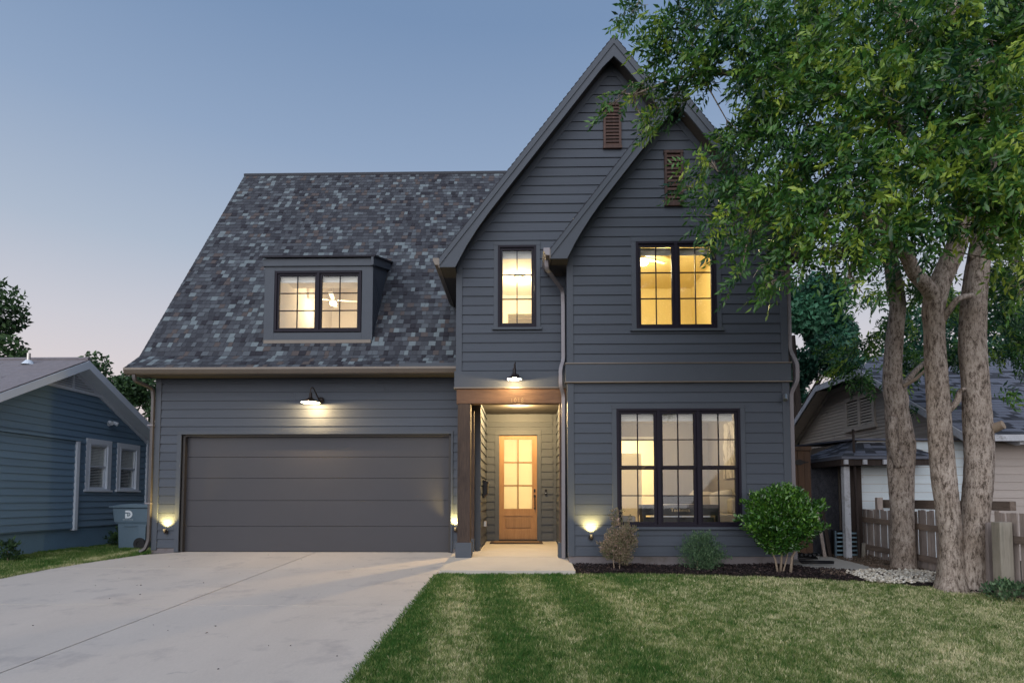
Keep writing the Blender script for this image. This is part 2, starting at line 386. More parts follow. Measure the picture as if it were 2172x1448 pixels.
def siding(wall, m, fr, prof, ops, expo=.178, z0=None, name='siding_board', t=.017, maxlen=3.7, nojoint=False):
    zs, z1 = prof[0][0] if z0 is None else z0, prof[-1][0]; k = 0; rnd = random.Random(int(abs(fr.O.x*97+fr.O.y*13)*10))
    while zs < z1-.02:
        za, zb = zs, min(zs+expo, z1); zs += expo
        groups = []
        for pc in strip_pieces(za, zb-.001, prof, ops):
            a, c, q = pc; lo, hi = min(q[0], q[2]), max(q[1], q[3])
            for g in groups:
                if g['last'] != a and abs(g['top']-a) < 1e-4 and lo < g['hi'] and hi > g['lo'] and not g.get('closed'):
                    g['p'].append(pc); g['top'] = c; g['lo'] = min(g['lo'], lo); g['hi'] = max(g['hi'], hi); break
            else: groups.append(dict(p=[pc], top=c, lo=lo, hi=hi, last=a))
        # merge groups sharing pieces over an opening edge
        merged = []
        for g in groups:
            for h in merged:
                if any(abs(p[0]-r[1]) < 1e-4 or abs(p[1]-r[0]) < 1e-4 for p in g['p'] for r in h['p'] if min(p[2][1], r[2][1])-max(p[2][0], r[2][0]) > .03):
                    h['p'] += g['p']; h['lo'] = min(h['lo'], g['lo']); h['hi'] = max(h['hi'], g['hi']); break
            else: merged.append(g)
        for g in merged:
            cutsu = []
            if not nojoint and g['hi']-g['lo'] > maxlen and rnd.random() < .8: cutsu = [g['lo']+(g['hi']-g['lo'])*rnd.uniform(.25, .75)]
            spans = list(zip([-99]+cutsu, cutsu+[99]))
            for (s0, s1) in spans:
                b = MB(); jit = rnd.uniform(-.0012, .0012)
                for (a, c, q) in g['p']:
                    l0, r0, l1, r1 = max(q[0], s0+.0012), min(q[1], s1-.0012), max(q[2], s0+.0012), min(q[3], s1-.0012)
                    if r0-l0 < .01 and r1-l1 < .01: continue
                    r0 = max(r0, l0); r1 = max(r1, l1)
                    da = .003+t*(1-(a-za)/expo)+jit; dc = .003+t*(1-(c-za)/expo)+jit
                    if abs(a-za) < 1e-5: a = a+.007
                    P = [fr.p(l0, a, -.004), fr.p(r0, a, -.004), fr.p(r1, c, -.004), fr.p(l1, c, -.004), fr.p(l0, a, da), fr.p(r0, a, da), fr.p(r1, c, dc), fr.p(l1, c, dc)]
                    flip = fr.U.cross(Vector((0, 0, 1))).dot(fr.N) < 0
                    fs = [(0, 3, 2, 1), (4, 5, 6, 7), (0, 1, 5, 4), (1, 2, 6, 5), (2, 3, 7, 6), (3, 0, 4, 7)]
                    if flip: fs = [tuple(reversed(f)) for f in fs]
                    b.add(P, fs)
                if b.v: b.build(name, m, wall)
def fbox(b, fr, u0, u1, z0, z1, d0, d1):
    P = [fr.p(u0, z0, d1), fr.p(u1, z0, d1), fr.p(u1, z1, d1), fr.p(u0, z1, d1)]; return b.prism(P, fr.N*(d0-d1))
def window(parent, fr, u0, u1, z0, z1, units=2, cols=2, rws=3, hung=False, casing=.085, sill=True, fm=None, tm=None, gm=None, name='window', top=None, fw=.04, sw=.045, mw=.018, label=None):
    fm = fm or M['frame']; tm = tm or M['trim']; gm = gm or M['glass']
    w = MB()
    fbox(w, fr, u0, u0+fw, z0, z1, -.09, .034); fbox(w, fr, u1-fw, u1, z0, z1, -.09, .034)
    fbox(w, fr, u0+fw, u1-fw, z1-fw, z1, -.09, .033); fbox(w, fr, u0+fw, u1-fw, z0, z0+fw, -.09, .033)
    W_ = (u1-u0-2*fw)/units
    for i in range(1, units): fbox(w, fr, u0+fw+i*W_-.028, u0+fw+i*W_+.028, z0+fw, z1-fw, -.09, .035)
    wo_ = w.build(name, fm, parent)
    if label: wo_['label'] = label
    for i in range(units):
        a = u0+fw+i*W_+(.028 if i else 0)+.002; c = u0+fw+(i+1)*W_-(.028 if i < units-1 else 0)-.002
        halves = [(z0+fw+.002, z1-fw-.002)] if not hung else [(z0+fw+.002, (z0+z1)/2-.001), ((z0+z1)/2+.001, z1-fw-.002)]
        for h, (p, q) in enumerate(halves):
            off = 0 if not hung else (-.028 if h == 0 else 0)
            sb = MB(); swb = sw if not hung else (sw if h == 0 else sw*.75); swt = sw if (not hung or h == 1) else sw*.75
            fbox(sb, fr, a, a+sw, p, q, -.045+off, .005+off); fbox(sb, fr, c-sw, c, p, q, -.045+off, .005+off)
            fbox(sb, fr, a+sw, c-sw, p, p+swb, -.045+off, .004+off); fbox(sb, fr, a+sw, c-sw, q-swt, q, -.045+off, .004+off)
            sb.build('sash', fm, wo_)
            ia, ic, ip, iq = a+sw, c-sw, p+swb, q-swt
            nr = rws if not hung else rws//2
            for k in range(1, cols):
                u = ia+(ic-ia)*k/cols; m_ = MB(); fbox(m_, fr, u-mw/2, u+mw/2, ip, iq, -.035+off, -.008+off); m_.build('muntin', fm, wo_)
            for k in range(1, nr):
                z = ip+(iq-ip)*k/nr; m_ = MB(); fbox(m_, fr, ia, ic, z-mw/2, z+mw/2, -.034+off, -.009+off); m_.build('muntin', fm, wo_)
            for k in range(cols):
                for j in range(nr):
                    g_ = MB(); e = mw/2*.9
                    fbox(g_, fr, ia+(ic-ia)*k/cols+(e if k else 0), ia+(ic-ia)*(k+1)/cols-(e if k < cols-1 else 0), ip+(iq-ip)*j/nr+(e if j else 0), ip+(iq-ip)*(j+1)/nr-(e if j < nr-1 else 0), -.024+off, -.021+off)
                    g_.build('pane', gm, wo_)
    if casing:
        cs = MB(); tc_ = top or casing
        fbox(cs, fr, u0-casing, u0-.001, z0, z1, -.01, .028); fbox(cs, fr, u1+.001, u1+casing, z0, z1, -.01, .028)
        fbox(cs, fr, u0-casing, u1+casing, z1+.001, z1+tc_, -.01, .030)
        cs.build('casing', tm, wo_, bevel=.003)
    if sill:
        sb = MB(); fbox(sb, fr, u0-casing-.03, u1+casing+.03, z0-.045, z0-.001, -.01, .060); sb.build('sill', tm, wo_, bevel=.004)
    return wo_
FRONT = lambda y: Frame((0, y, 0), (1, 0, 0), (0, -1, 0))

# ------------------------------------------------------------------ THE DARK HOUSE
H = thing('house', (1.7, 11, 0), 'dark charcoal two-storey house with steep twin gables and lit windows behind the driveway', 'house')
# --- garage front wall, Y=12
fg = FRONT(12.0)
gar_op = [(-7.05, -1.475, -.2, 2.43)]
gw = sheath(H, 'garage_wall', M['trim'], fg, [(-.05, -7.6, -.885), (3.62, -7.6, -.885)], gar_op, .16)
siding(gw, M['siding'], fg, [(.10, -7.5, -.97), (3.60, -7.5, -.97)], [(-7.13, -1.44, -.2, 2.44)], z0=.10)
b = MB(); fbox(b, fg, -7.615, -7.5, .06, 3.6, -.1, .028); b.build('corner_board', M['trim'], gw, bevel=.003)
b = MB(); fbox(b, fg, -.975, -.87, .06, 3.3, -.1, .028); b.build('corner_board', M['trim'], gw, bevel=.003)
b = MB(); fbox(b, fg, -7.14, -7.05, .03, 2.43, -.15, .032); fbox(b, fg, -1.475, -1.435, .03, 2.43, -.15, .032); fbox(b, fg, -7.14, -1.435, 2.431, 2.50, -.15, .034); b.build('garage_door_casing', M['trim'], gw, bevel=.003)
b = MB(); fbox(b, fg, -7.049, -7.0, .02, 2.42, -.13, -.03); fbox(b, fg, -1.53, -1.476, .02, 2.42, -.13, -.03); fbox(b, fg, -7.0, -1.53, 2.39, 2.43, -.13, -.03); b.build('weather_strip', M['soffit'], gw)
b = MB(); fbox(b, fg, -7.62, -7.15, -.06, .095, -.1, .008); fbox(b, fg, -1.43, -.9, -.06, .095, -.1, .008); b.build('foundation', M['found'], H)
# side wall of the garage (left) and gable triangle
fl = Frame((-7.6, 12, 0), (0, 1, 0), (-1, 0, 0))
sheath(H, 'garage_side_wall', M['siding'], fl, [(-.1, .0, 8.6), (3.6, .0, 8.6), (9.9, 4.1, 4.5)], [], .14)
# garage door sections
gd = MB(); fbox(gd, fg, -7.045, -1.48, .016, 2.41, -.19, -.165); gdo = gd.build('garage_door', M['gdoor'], H)
zz = [.02, .54, 1.07, 1.53, 1.97, 2.40]
for a, c in zip(zz[:-1], zz[1:]):
    b = MB(); fbox(b, fg, -7.03, -1.495, a+.003, c-.003, -.164, -.12); b.build('door_section', M['gdoor'], gdo, bevel=.004)
# --- main roof over the garage
RZ = lambda y: 4.05+1.46*(y-11.95)
def roofslab(b, pts, x0, x1, th=.06):
    # pts: polyline (y,z) going up; slab under it
    for (y0, z0), (y1, z1) in zip(pts[:-1], pts[1:]):
        n = Vector((0, -(z1-z0), (y1-y0))).normalized()*th
        b.prism([(x0, y0, z0), (x0, y1, z1), (x0, y1-n.y, z1-n.z), (x0, y0-n.y, z0-n.z)], (x1-x0, 0, 0))
ridgeY = 16.25; ridgeZ = RZ(ridgeY)
b = MB(); roofslab(b, [(11.47, 3.69), (11.95, 4.05), (ridgeY, ridgeZ)], -7.95, -5.42)
roofslab(b, [(11.47, 3.69), (11.95, 4.05), (ridgeY, ridgeZ)], -3.22, -1.25)
roofslab(b, [(11.47, 3.69), (11.95, 4.05), (12.25, RZ(12.25))], -5.42, -3.22); roofslab(b, [(13.9, RZ(13.9)), (ridgeY, ridgeZ)], -5.42, -3.22)
b.prism([(-1.25, 13.56, RZ(13.56)), (1.6, ridgeY, ridgeZ), (-1.25, ridgeY, ridgeZ)], (0, .05, -.04))

b.prism([(-7.95, ridgeY, ridgeZ), (-7.95, 20.9, 3.6), (-7.95, 20.85, 3.5), (-7.95, ridgeY, ridgeZ-.12)], (9.1, 0, 0))
mainroof = b.build('roof', M['soffit'], H); mainroof['label'] = 'long steep shingled roof over the garage'
b = MB(); b.prism([(-7.955, 11.5, 3.66), (-7.955, 11.97, 4.02), (-7.955, ridgeY, ridgeZ-.03), (-7.955, ridgeY, ridgeZ-.22), (-7.955, 12.1, 3.93), (-7.955, 11.55, 3.56)], (.03, 0, 0)); b.build('rake_board', M['trim'], mainroof)
# shingles
rs = random.Random(3)
shademap = [0, 1, 1, 2, 0, 3, 6, 4, 1, 5, 6, 6, 0, 2]
tabcache = {}
def tabmesh(w, s, nrm_tilt=0):
    key = (round(w, 3), s)
    if key not in tabcache:
        e = .165; me = bpy.data.meshes.new('shingle'); h = .007+.003*(s % 3)
        vs = [(0, 0, h), (w, 0, h), (w, e, .002), (0, e, .002), (0, 0, -.004), (w, 0, -.004), (w, e, -.004), (0, e, -.004)]
        fs = [(0, 1, 2, 3), (4, 7, 6, 5), (4, 5, 1, 0), (5, 6, 2, 1), (6, 7, 3, 2), (7, 4, 0, 3)]
        me.from_pydata(vs, [], fs); me.materials.append(M['shingle'][s]); me.update(); tabcache[key] = me
    return tabcache[key]
class Stuff:
    def __init__(s): s.b = MB()
    def tab(s, o, U, V, Nn, w, e, h, sh):
        b = s.b; b.mi = sh
        P = [o+Nn*h, o+U*w+Nn*h, o+U*w+V*e+Nn*.002, o+V*e+Nn*.002, o-Nn*.004, o+U*w-Nn*.004]
        b.add(P, [(0, 1, 2, 3), (4, 5, 1, 0), (0, 3, 4), (1, 5, 2)])
def shingle_slope(root, p0, U, V, width_fn, length, expo, single_limit, rnd, skip=None, wrange=(.085, .115, .15), shades=None, name='shingle'):
    U = Vector(U).normalized(); V = Vector(V).normalized(); Nn = U.cross(V).normalized(); p0 = Vector(p0)
    R = Matrix((U, V, Nn)).transposed().to_euler(); st = Stuff(); r = 0; n = 0; vv = 0
    while vv < length-.02:
        u, u1 = width_fn(vv); u -= rnd.uniform(0, .1)*0
        first = True; prev = None
        while u < u1-.01:
            w = min(rnd.choice(wrange), u1-u)
            if first: w = min(w*rnd.uniform(.4, 1), u1-u); first = False
            w = round(w, 2) if w > .03 else w
            s = rnd.choice(shades or shademap)
            if s == prev and rnd.random() < .5: s = rnd.choice(shades or shademap)
            prev = s
            o = p0+U*u+V*vv
            if not (skip and skip(o+U*w/2+V*expo/2)):
                if n < single_limit and w > .05:
                    ob = bpy.data.objects.new(name, tabmesh(round(w-.004, 3), s)); COL.objects.link(ob); ob.parent = root
                    ob.location = o-WL.get(root.name, Vector((0, 0, 0))); ob.rotation_euler = R; ob.scale = (1, (expo+.02)/.165, 1); n += 1
                else: st.tab(o, U, V, Nn, w-.004, expo+.015, .006+.003*(s % 3)+rnd.uniform(0, .002), s)
            u += w
        vv += expo
    if st.b.v: tag(st.b.build(name+'s', M['shingle'], root), kind='stuff')
    return n
def insideDormer(p): return -5.47 < p.x < -3.22 and 12.2 < p.y < 13.72
V1 = Vector((0, .48, .36)).normalized(); V2 = Vector((0, 1, 1.46)).normalized()
n1 = shingle_slope(mainroof, (-7.97, 11.47, 3.695), (1, 0, 0), V1, lambda v: (0, 6.72), .60, .150, 300, rs)
n2 = shingle_slope(mainroof, (-7.97, 11.95, 4.055), (1, 0, 0), V2, lambda v: (0, 6.72+max(0, min(2.3, (v-2.9)*.66))), (ridgeY-11.95)/V2.y, .143, 300-n1, rs, insideDormer)
b = MB(); b.tube([(-7.97, ridgeY, ridgeZ+.01), (1.0, ridgeY, ridgeZ+.01)], .055, 6); b.build('ridge_cap', M['shingle'][1], mainroof)
# gutter, soffit
gp = [(11.55, 3.58), (11.44, 3.58), (11.425, 3.61), (11.405, 3.66), (11.405, 3.70), (11.418, 3.70), (11.42, 3.67), (11.55, 3.67)]
b = MB(); b.prism([(-7.93, y, z) for y, z in gp], (6.65, 0, 0)); b.build('gutter', M['gutter'], H)
b = MB(); b.box(-7.9, -1.28, 11.551, 11.58, 3.575, 3.66); b.build('fascia', M['trim'], H)
b = MB(); b.box(-7.9, -.9, 11.581, 12.0, 3.602, 3.62); b.build('soffit', M['soffit'], H)
b = MB(); b.box(-2.45, -1.27, 11.46, 11.6, 3.70, 3.78); b.build('gutter_end_guard', M['trim'], H)
# left downspout
def pipe(pts, name='downspout', r=.05, m=None, par=None):
    out = [Vector(pts[0])]
    for i in range(1, len(pts)-1):
        p = Vector(pts[i]); a = (Vector(pts[i-1])-p); c = (Vector(pts[i+1])-p); d = min(.07, a.length*.4, c.length*.4)
        A = p+a.normalized()*d; C_ = p+c.normalized()*d
        for t in (0, .25, .5, .75, 1): out.append(A*(1-t)**2+p*2*t*(1-t)+C_*t*t)
    out.append(Vector(pts[-1]))
    q = MB(); q.tube(out, r, 4, sq=True)
    return q.build(name, m or M['pipe'], par or H, bevel=.006)
pipe([(-7.75, 11.48, 3.58), (-7.75, 11.5, 3.46), (-7.655, 11.92, 3.38), (-7.65, 11.95, 3.2), (-7.65, 11.95, .25), (-7.70, 11.92, .08), (-7.80, 11.9, .03)], r=.042, m=M['gutterdark'])
for z in (2.6, 1.0):
    b = MB(); b.box(-7.72, -7.61, 11.895, 11.99, z, z+.03); b.build('pipe_strap', M['pipe'], H)

# --- middle bay, Y=10.95 : big gable
fm_ = FRONT(10.95)
w1 = (-.475, .245, 4.32, 5.90)
AP = (1.70, 9.73); SL = 1.30
def bigL(z): return max(-1.25, AP[0]-(AP[1]-.12-z)/SL)
prof = [(3.17, -1.25, .80), (5.50, -1.25, .80), (5.75, -1.25, .80+.08), (6.0, bigL(6.0), 2.745-(8.4-6.0)/SL+.12), (8.0, bigL(8.0), 2.745-.4/SL+.12), (8.36, bigL(8.36), AP[0]+(AP[1]-.12-8.36)/SL), (9.55, AP[0]-.05, AP[0]+.05)]
ventB = (1.555, 1.855, 7.79, 8.63)
mw_ = sheath(H, 'middle_wall', M['trim'], fm_, prof, [w1], .14)
prof2 = [(3.50, -1.15, .80)]+prof[1:]
prof2[1] = (5.50, -1.15, .80); prof2[2] = (5.75, -1.15, .88)
siding(mw_, M['siding'], fm_, prof2, [(w1[0]-.07, w1[1]+.07, w1[2]-.02, w1[3]+.06)], z0=3.50)
b = MB(); fbox(b, fm_, -1.265, -1.15, 3.49, 5.9, -.1, .028); b.build('corner_board', M['trim'], mw_, bevel=.003)
b = MB(); fbox(b, fm_, -1.29, .80, 3.175, 3.49, -.14, .045); b.build('belt_board', M['trim'], mw_, bevel=.003)
b = MB(); fbox(b, fm_, -1.30, .80, 3.165, 3.185, -.14, .055); b.build('belt_drip_edge', M['gutter'], mw_)
window(H, fm_, *w1[:2], w1[2], w1[3], 1, 2, 3, casing=.08, label='tall narrow lit window of the middle gable')
# upper storey side wall (left)
sheath(H, 'upper_side_wall', M['siding'], Frame((-1.25, 10.95, 0), (0, 1, 0), (-1, 0, 0)), [(3.17, .15, 1.2), (5.5, .15, 8)], [], .1)
def gable_roof(ap, sl, xl, xr, yf, ybL, ybR, wall_y, eave_drop, name):
    ax, az = ap
    b = MB(); th = .13
    zl = az-sl*(ax-xl); zr = az-sl*(xr-ax)
    b.prism([(xl, yf+.02, zl), (ax, yf+.02, az), (ax, yf+.02, az-th*1.5), (xl, yf+.02, zl-th*1.1)], (0, ybL-yf-.02, 0))
    b.prism([(xr, yf+.02, zr), (ax+.001, yf+.02, az), (ax+.001, yf+.02, az-th*1.5), (xr, yf+.02, zr-th*1.1)], (0, ybR-yf-.02, 0))
    r = b.build('roof', M['soffit'], H); r['label'] = name
    # shingle skin on top, slightly proud
    b = MB(); k = .035
    for sgn, xe, yb in ((-1, xl, ybL), (1, xr, ybR)):
        n = 44; L = abs(xe-ax)
        for i in range(n):
            t0, t1 = i/n, (i+1)/n
            xa, xb = xe+(ax-xe)*t0, xe+(ax-xe)*t1; za, zb = az-sl*abs(ax-xa), az-sl*abs(ax-xb)
            xo = xa-(.02*(-sgn)*-1 if i == 0 else 0)
            b.prism([(xa, yf-.02, za+.001), (xb, yf-.02, zb+.001), (xb, yf-.02, zb+.012), (xa, yf-.02, za+k)], (0, yb-yf+.02, 0))
    tag(b.build('shingle_courses', M['shingle'][0], r), kind='stuff')
    # rake boards: straight upper edge, lower edge sweeping out at the foot
    for sgn in (-1, 1):
        xe = xl if sgn < 0 else xr; run = abs(ax-xe)
        top = []; low = []
        for i in range(15):
            t = i/14; d = run*t; top.append((ax+sgn*d, az-sl*d))
        pd = .30
        for i in range(15):
            d = (run-.29)*i/14; base = az-sl*d-pd*1.05
            far = max(0, d-(run-1.0)); base -= .20*(far/.71)**2.2
            low.append((ax+sgn*d, base))
        low[0] = (ax, az-pd*1.25)
        foot = [(ax+sgn*run, az-sl*run-.16)]
        poly = top+foot+[(low[-1][0], foot[0][1])]+list(reversed(low[:-1]))
        bb = MB(); pr = [(x, yf, z) for x, z in poly]
        # build as quads strip to stay well formed
        low2 = low[:-1]+[(low[-1][0], foot[0][1])]
        V_ = []
        for (p, q) in zip(top, low2): V_ += [(p[0], yf, p[1]), (q[0], yf, q[1]), (p[0], yf+.035, p[1]), (q[0], yf+.035, q[1])]
        V_ += [(foot[0][0], yf, foot[0][1]), (foot[0][0], yf+.035, foot[0][1])]
        F_ = []
        for i in range(14):
            a = i*4; c = a+4; F_ += [(a, a+1, c+1, c), (a+2, c+2, c+3, a+3), (a+1, a+3, c+3, c+1), (a, c, c+2, a+2)]
        l = 14*4; F_ += [(l, l+1, l+4), (l+2, l+5, l+3), (l+1, l+3, l+5, l+4), (l, l+4, l+5, l+2)]
        bb.add(V_, F_); bb.build('rake_board', M['trim'], r)
        b3 = MB(); n_ = Vector((sgn*sl, 0, 1)).normalized()
        p0, p1 = Vector((ax, yf-.018, az)), Vector((xe, yf-.018, az-sl*run)); dz = Vector((0, 0, -.13))
        b3.prism([p0, p1, p1+dz, p0+dz*1.1], (0, .0175, 0)); b3.build('rake_trim', M['trim'], r)
        # sloping soffit board under the overhang
        b4 = MB(); q0 = Vector((ax, yf+.036, az-.22)); q1 = Vector((xe-sgn*.05, yf+.036, az-sl*(run-.05)-.18))
        b4.prism([q0, q1, q1+Vector((0, 0, -.03)), q0+Vector((0, 0, -.03))], (0, wall_y-yf-.036, 0)); b4.build('rake_soffit', M['soffit'], r)
        b5 = MB(); zz_ = az-.27
        q0 = Vector((ax, wall_y-.022, az-.25)); q1 = Vector((xe-sgn*.3, wall_y-.022, az-sl*(run-.3)-.21)); dz = Vector((0, 0, -.17))
        b5.prism([q0, q1, q1+dz, q0+dz], (0, .03, 0)); b5.build('frieze_board', M['trim'], r)
    return r
bigroof = gable_roof(AP, SL, -1.54, 4.94, 10.60, 20.5, 20.5, 10.95, 0, 'tall front gable roof')
# eave box and gutter of big gable, left side running back
b = MB(); b.box(-1.53, -1.255, 10.64, 13.2, 5.36, 5.385); b.build('soffit', M['soffit'], H)
b = MB(); b.box(-1.555, -1.53, 10.6, 13.1, 5.35, 5.52); b.build('fascia', M['gutter'], H)
b = MB(); b.prism([(-1.556, 10.60, 5.53), (-1.66, 10.60, 5.53), (-1.665, 10.60, 5.49), (-1.64, 10.60, 5.44), (-1.62, 10.60, 5.40), (-1.556, 10.60, 5.40)], (0, 2.4, 0)); b.build('gutter', M['gutter'], H)
# --- right bay, Y=10.45
fb = FRONT(10.45); AP2 = (2.745, 8.40)
w2 = (2.03, 3.46, 4.135, 5.73); w3 = (1.655, 3.83, .615, 2.70)
def sL(z): return max(.80, AP2[0]-(AP2[1]-.12-z)/SL)
def sR(z): return min(4.69, AP2[0]+(AP2[1]-.12-z)/SL)
zk = AP2[1]-.12-SL*(AP2[0]-.80)
profu = [(3.51, .80, 4.69), (zk, .80, 4.69), (8.22, AP2[0]-.04, AP2[0]+.04)]
bw = sheath(H, 'bay_upper_wall', M['trim'], fb, [(3.17, .80, 4.69)]+profu, [w2], .14)
profi = [(3.51, .90, 4.58), (zk, .90, 4.58), (zk+.13, .90, 4.58), (8.22, AP2[0]-.04, AP2[0]+.04)]
siding(bw, M['siding'], fb, profi, [(w2[0]-.07, w2[1]+.07, w2[2]-.02, w2[3]+.06)], z0=3.51)
bl = sheath(H, 'bay_lower_wall', M['trim'], fb, [(.10, .80, 4.69), (3.17, .80, 4.69)], [w3], .14)
siding(bl, M['siding'], fb, [(.10, .90, 4.58), (3.17, .90, 4.58)], [(w3[0]-.07, w3[1]+.07, w3[2]-.02, w3[3]+.06)], z0=.10, expo=.1806)
for (p, q, wl) in ((3.52, zk+.1, bw), (.10, 3.16, bl)):
    b = MB(); fbox(b, fb, .785, .90, p, q, -.1, .028); b.build('corner_board', M['trim'], wl, bevel=.003)
    b = MB(); fbox(b, fb, 4.58, 4.705, p, q, -.1, .028); b.build('corner_board', M['trim'], wl, bevel=.003)
b = MB(); fbox(b, fb, .755, 4.735, 3.185, 3.50, -.1, .055); b.build('belt_board', M['trim'], bw, bevel=.003)
b = MB(); fbox(b, fb, .745, 4.745, 3.501, 3.52, -.1, .07); fbox(b, fb, .745, 4.745, 3.165, 3.184, -.1, .07); b.build('belt_drip_edge', M['gutter'], bw)
b = MB(); b.box(.80, 4.69, 10.452, 10.7, -.3, .098); b.build('foundation', M['found'], H)
window(H, fb, w2[0], w2[1], w2[2], w2[3], 2, 2, 3, casing=.085, label='pair of casements glowing yellow in the upper right gable')
window(H, fb, w3[0], w3[1], w3[2], w3[3], 3, 2, 4, hung=True, casing=.085, label='wide triple window of the living room on the ground floor')
smallroof = gable_roof(AP2, SL, .48, 5.01, 10.10, 10.95, 10.585, 10.45, 0, 'lower front gable roof')
b = MB(); b.box(.50, .795, 10.14, 10.94, 5.30, 5.325); b.build('soffit', M['soffit'], H)
b = MB(); b.box(.465, .488, 10.1, 10.94, 5.30, 5.47); b.build('fascia', M['gutter'], H)
b = MB(); b.prism([(.464, 10.10, 5.49), (.36, 10.10, 5.49), (.355, 10.10, 5.45), (.38, 10.10, 5.40), (.40, 10.10, 5.36), (.464, 10.10, 5.36)], (0, .8, 0)); b.build('gutter', M['pipe'], H)
# bay side walls (left, faces porch), right wall of house
fs = Frame((.80, 10.45, 0), (0, 1, 0), (-1, 0, 0))
bs = sheath(H, 'bay_side_wall', M['trim'], fs, [(.10, .10, 3.65), (3.1, .10, 3.65)], [], .10)
siding(bs, M['siding'], Frame((.79, 10.45, 0), (0, 1, 0), (-1, 0, 0)), [(.12, .6, 3.6), (3.1, .6, 3.6)], [], z0=.12, t=.014, nojoint=True)
sheath(H, 'bay_side_wall', M['siding'], fs, [(3.11, .10, .50), (5.35, .10, .50)], [], .10)
sheath(H, 'right_side_wall', M['siding'], Frame((4.69, 10.45, 0), (0, 1, 0), (1, 0, 0)), [(-.1, .12, 10), (5.5, .12, 10)], [], .12)
b = MB(); b.box(-7.5, 4.6, 20.3, 20.4, -.1, 5.6); b.build('rear_wall', M['siding'], H)
# gable vents
def gvent(fr, u0, u1, z0, z1, lab):
    b = MB(); w = .045
    fbox(b, fr, u0, u0+w, z0, z1, 0, .055); fbox(b, fr, u1-w, u1, z0, z1, 0, .055); fbox(b, fr, u0-.01, u1+.01, z0-.01, z0+w, 0, .060); fbox(b, fr, u0-.01, u1+.01, z1-w, z1+.01, 0, .060)
    v = b.build('gable_vent', M['ventw'], H, bevel=.004); v['label'] = lab
    b = MB(); fbox(b, fr, u0+w, u1-w, z0+w, z1-w, 0, .026); b.build('vent_back', M['ventdark'], v)
    n = 12
    for i in range(n):
        z = z0+w+(z1-z0-2*w)*(i+.2)/n; b = MB()
        P = [fr.p(u0+w, z, .052), fr.p(u1-w, z, .052), fr.p(u1-w, z+.05, .028), fr.p(u0+w, z+.05, .028)]
        b.prism(P, Vector((0, 0, -.014))); b.build('slat', M['ventw'], v)
gvent(fm_, 1.535, 1.875, 7.77, 8.65, 'louvred vent high in the tall gable')
gvent(fb, 2.56, 2.895, 6.385, 7.395, 'louvred vent in the lower gable')
# downspouts
pipe([(.42, 10.35, 5.37), (.42, 10.37, 5.22), (.735, 10.80, 4.98), (.745, 10.84, 4.75), (.745, 10.84, 3.66), (.69, 10.78, 3.50), (.69, 10.78, 3.18), (.745, 10.84, 3.02), (.735, 10.84, .02)], r=.05)
pipe([(4.76, 10.5, 5.3), (4.76, 10.5, 3.75), (4.86, 10.46, 3.5), (4.86, 10.46, 3.2), (4.76, 10.5, 2.98), (4.76, 10.5, .05)], r=.05)
# --- porch
b = MB(); b.box(-1.25, .80, 10.93, 11.12, 2.885, 3.163); b.build('porch_beam', M['stainx'], H, bevel=.006)
b = MB(); b.box(-1.24, -1.05, 11.125, 11.95, 2.885, 3.163); b.build('porch_beam', M['stain'], H, bevel=.006)
for x0, x1, y0, y1 in ((-1.225, -.985, 10.93, 11.13), (.672, .78, 10.93, 11.12)):
    b = MB(); b.box(x0, x1, y0, y1, .29, 2.88); b.build('porch_post', M['stain'], H, bevel=.008)
    b = MB(); b.box(x0-.03, min(x1+.03, .79), y0-.03, y1+.02, .02, .30); b.build('post_base', M['trim'], H, bevel=.006)
b = MB(); b.box(-1.14, -.99, 11.8, 11.96, .30, 2.88); b.build('porch_post', M['stain'], H, bevel=.008)
b = MB(); b.box(-1.16, -.98, 11.78, 11.965, .05, .31); b.build('post_base', M['trim'], H, bevel=.006)
fd = FRONT(14.0)
dop = (-.575, .325, .12, 2.62)
pb = sheath(H, 'porch_back_wall', M['trim'], fd, [(.0, -1.0, .80), (3.2, -1.0, .80)], [dop], .12)
siding(pb, M['siding'], fd, [(.14, -.88, .70), (2.92, -.88, .70)], [(dop[0]-.08, dop[1]+.08, 0, 2.68)], z0=.14)
b = MB(); fbox(b, fd, -.88, .70, 2.93, 3.12, -.02, .02); b.build('frieze_board', M['trim'], pb)
fpl = Frame((-.885, 12, 0), (0, 1, 0), (1, 0, 0))
pl = sheath(H, 'porch_left_wall', M['trim'], fpl, [(.0, .161, 2.0), (3.2, .161, 2.0)], [], .1)
siding(pl, M['siding'], fpl, [(.14, .0, 2.0), (3.1, .0, 2.0)], [], z0=.14, nojoint=True, t=.02)
b = MB(); b.box(-1.24, .79, 11.0, 13.99, 3.12, 3.14); b.build('porch_ceiling', M['soffit'], H)
# front door
dc = MB(); fbox(dc, fd, dop[0]-.10, dop[0], .11, 2.62, -.1, .03); fbox(dc, fd, dop[1], dop[1]+.10, .11, 2.62, -.1, .03); fbox(dc, fd, dop[0]-.10, dop[1]+.10, 2.621, 2.73, -.1, .032)
dco = dc.build('door_casing', M['trim'], H, bevel=.003)
b = MB(); fbox(b, fd, dop[0], dop[1], .08, .15, -.1, .04); b.build('door_threshold', M['bronze'], H)
D0, D1, DZ0, DZ1 = dop[0]+.001, dop[1]-.001, .151, 2.619
b = MB(); st = .115
fbox(b, fd, D0, D0+st, DZ0, DZ1, -.075, -.03); fbox(b, fd, D1-st, D1, DZ0, DZ1, -.075, -.03)
fbox(b, fd, D0+st, D1-st, DZ1-.10, DZ1, -.075, -.031); fbox(b, fd, D0+st, D1-st, .70, .87, -.075, -.031); fbox(b, fd, D0+st, D1-st, DZ0, .37, -.075, -.031)
fbox(b, fd, D0+st, D1-st, .37, .70, -.068, -.05)
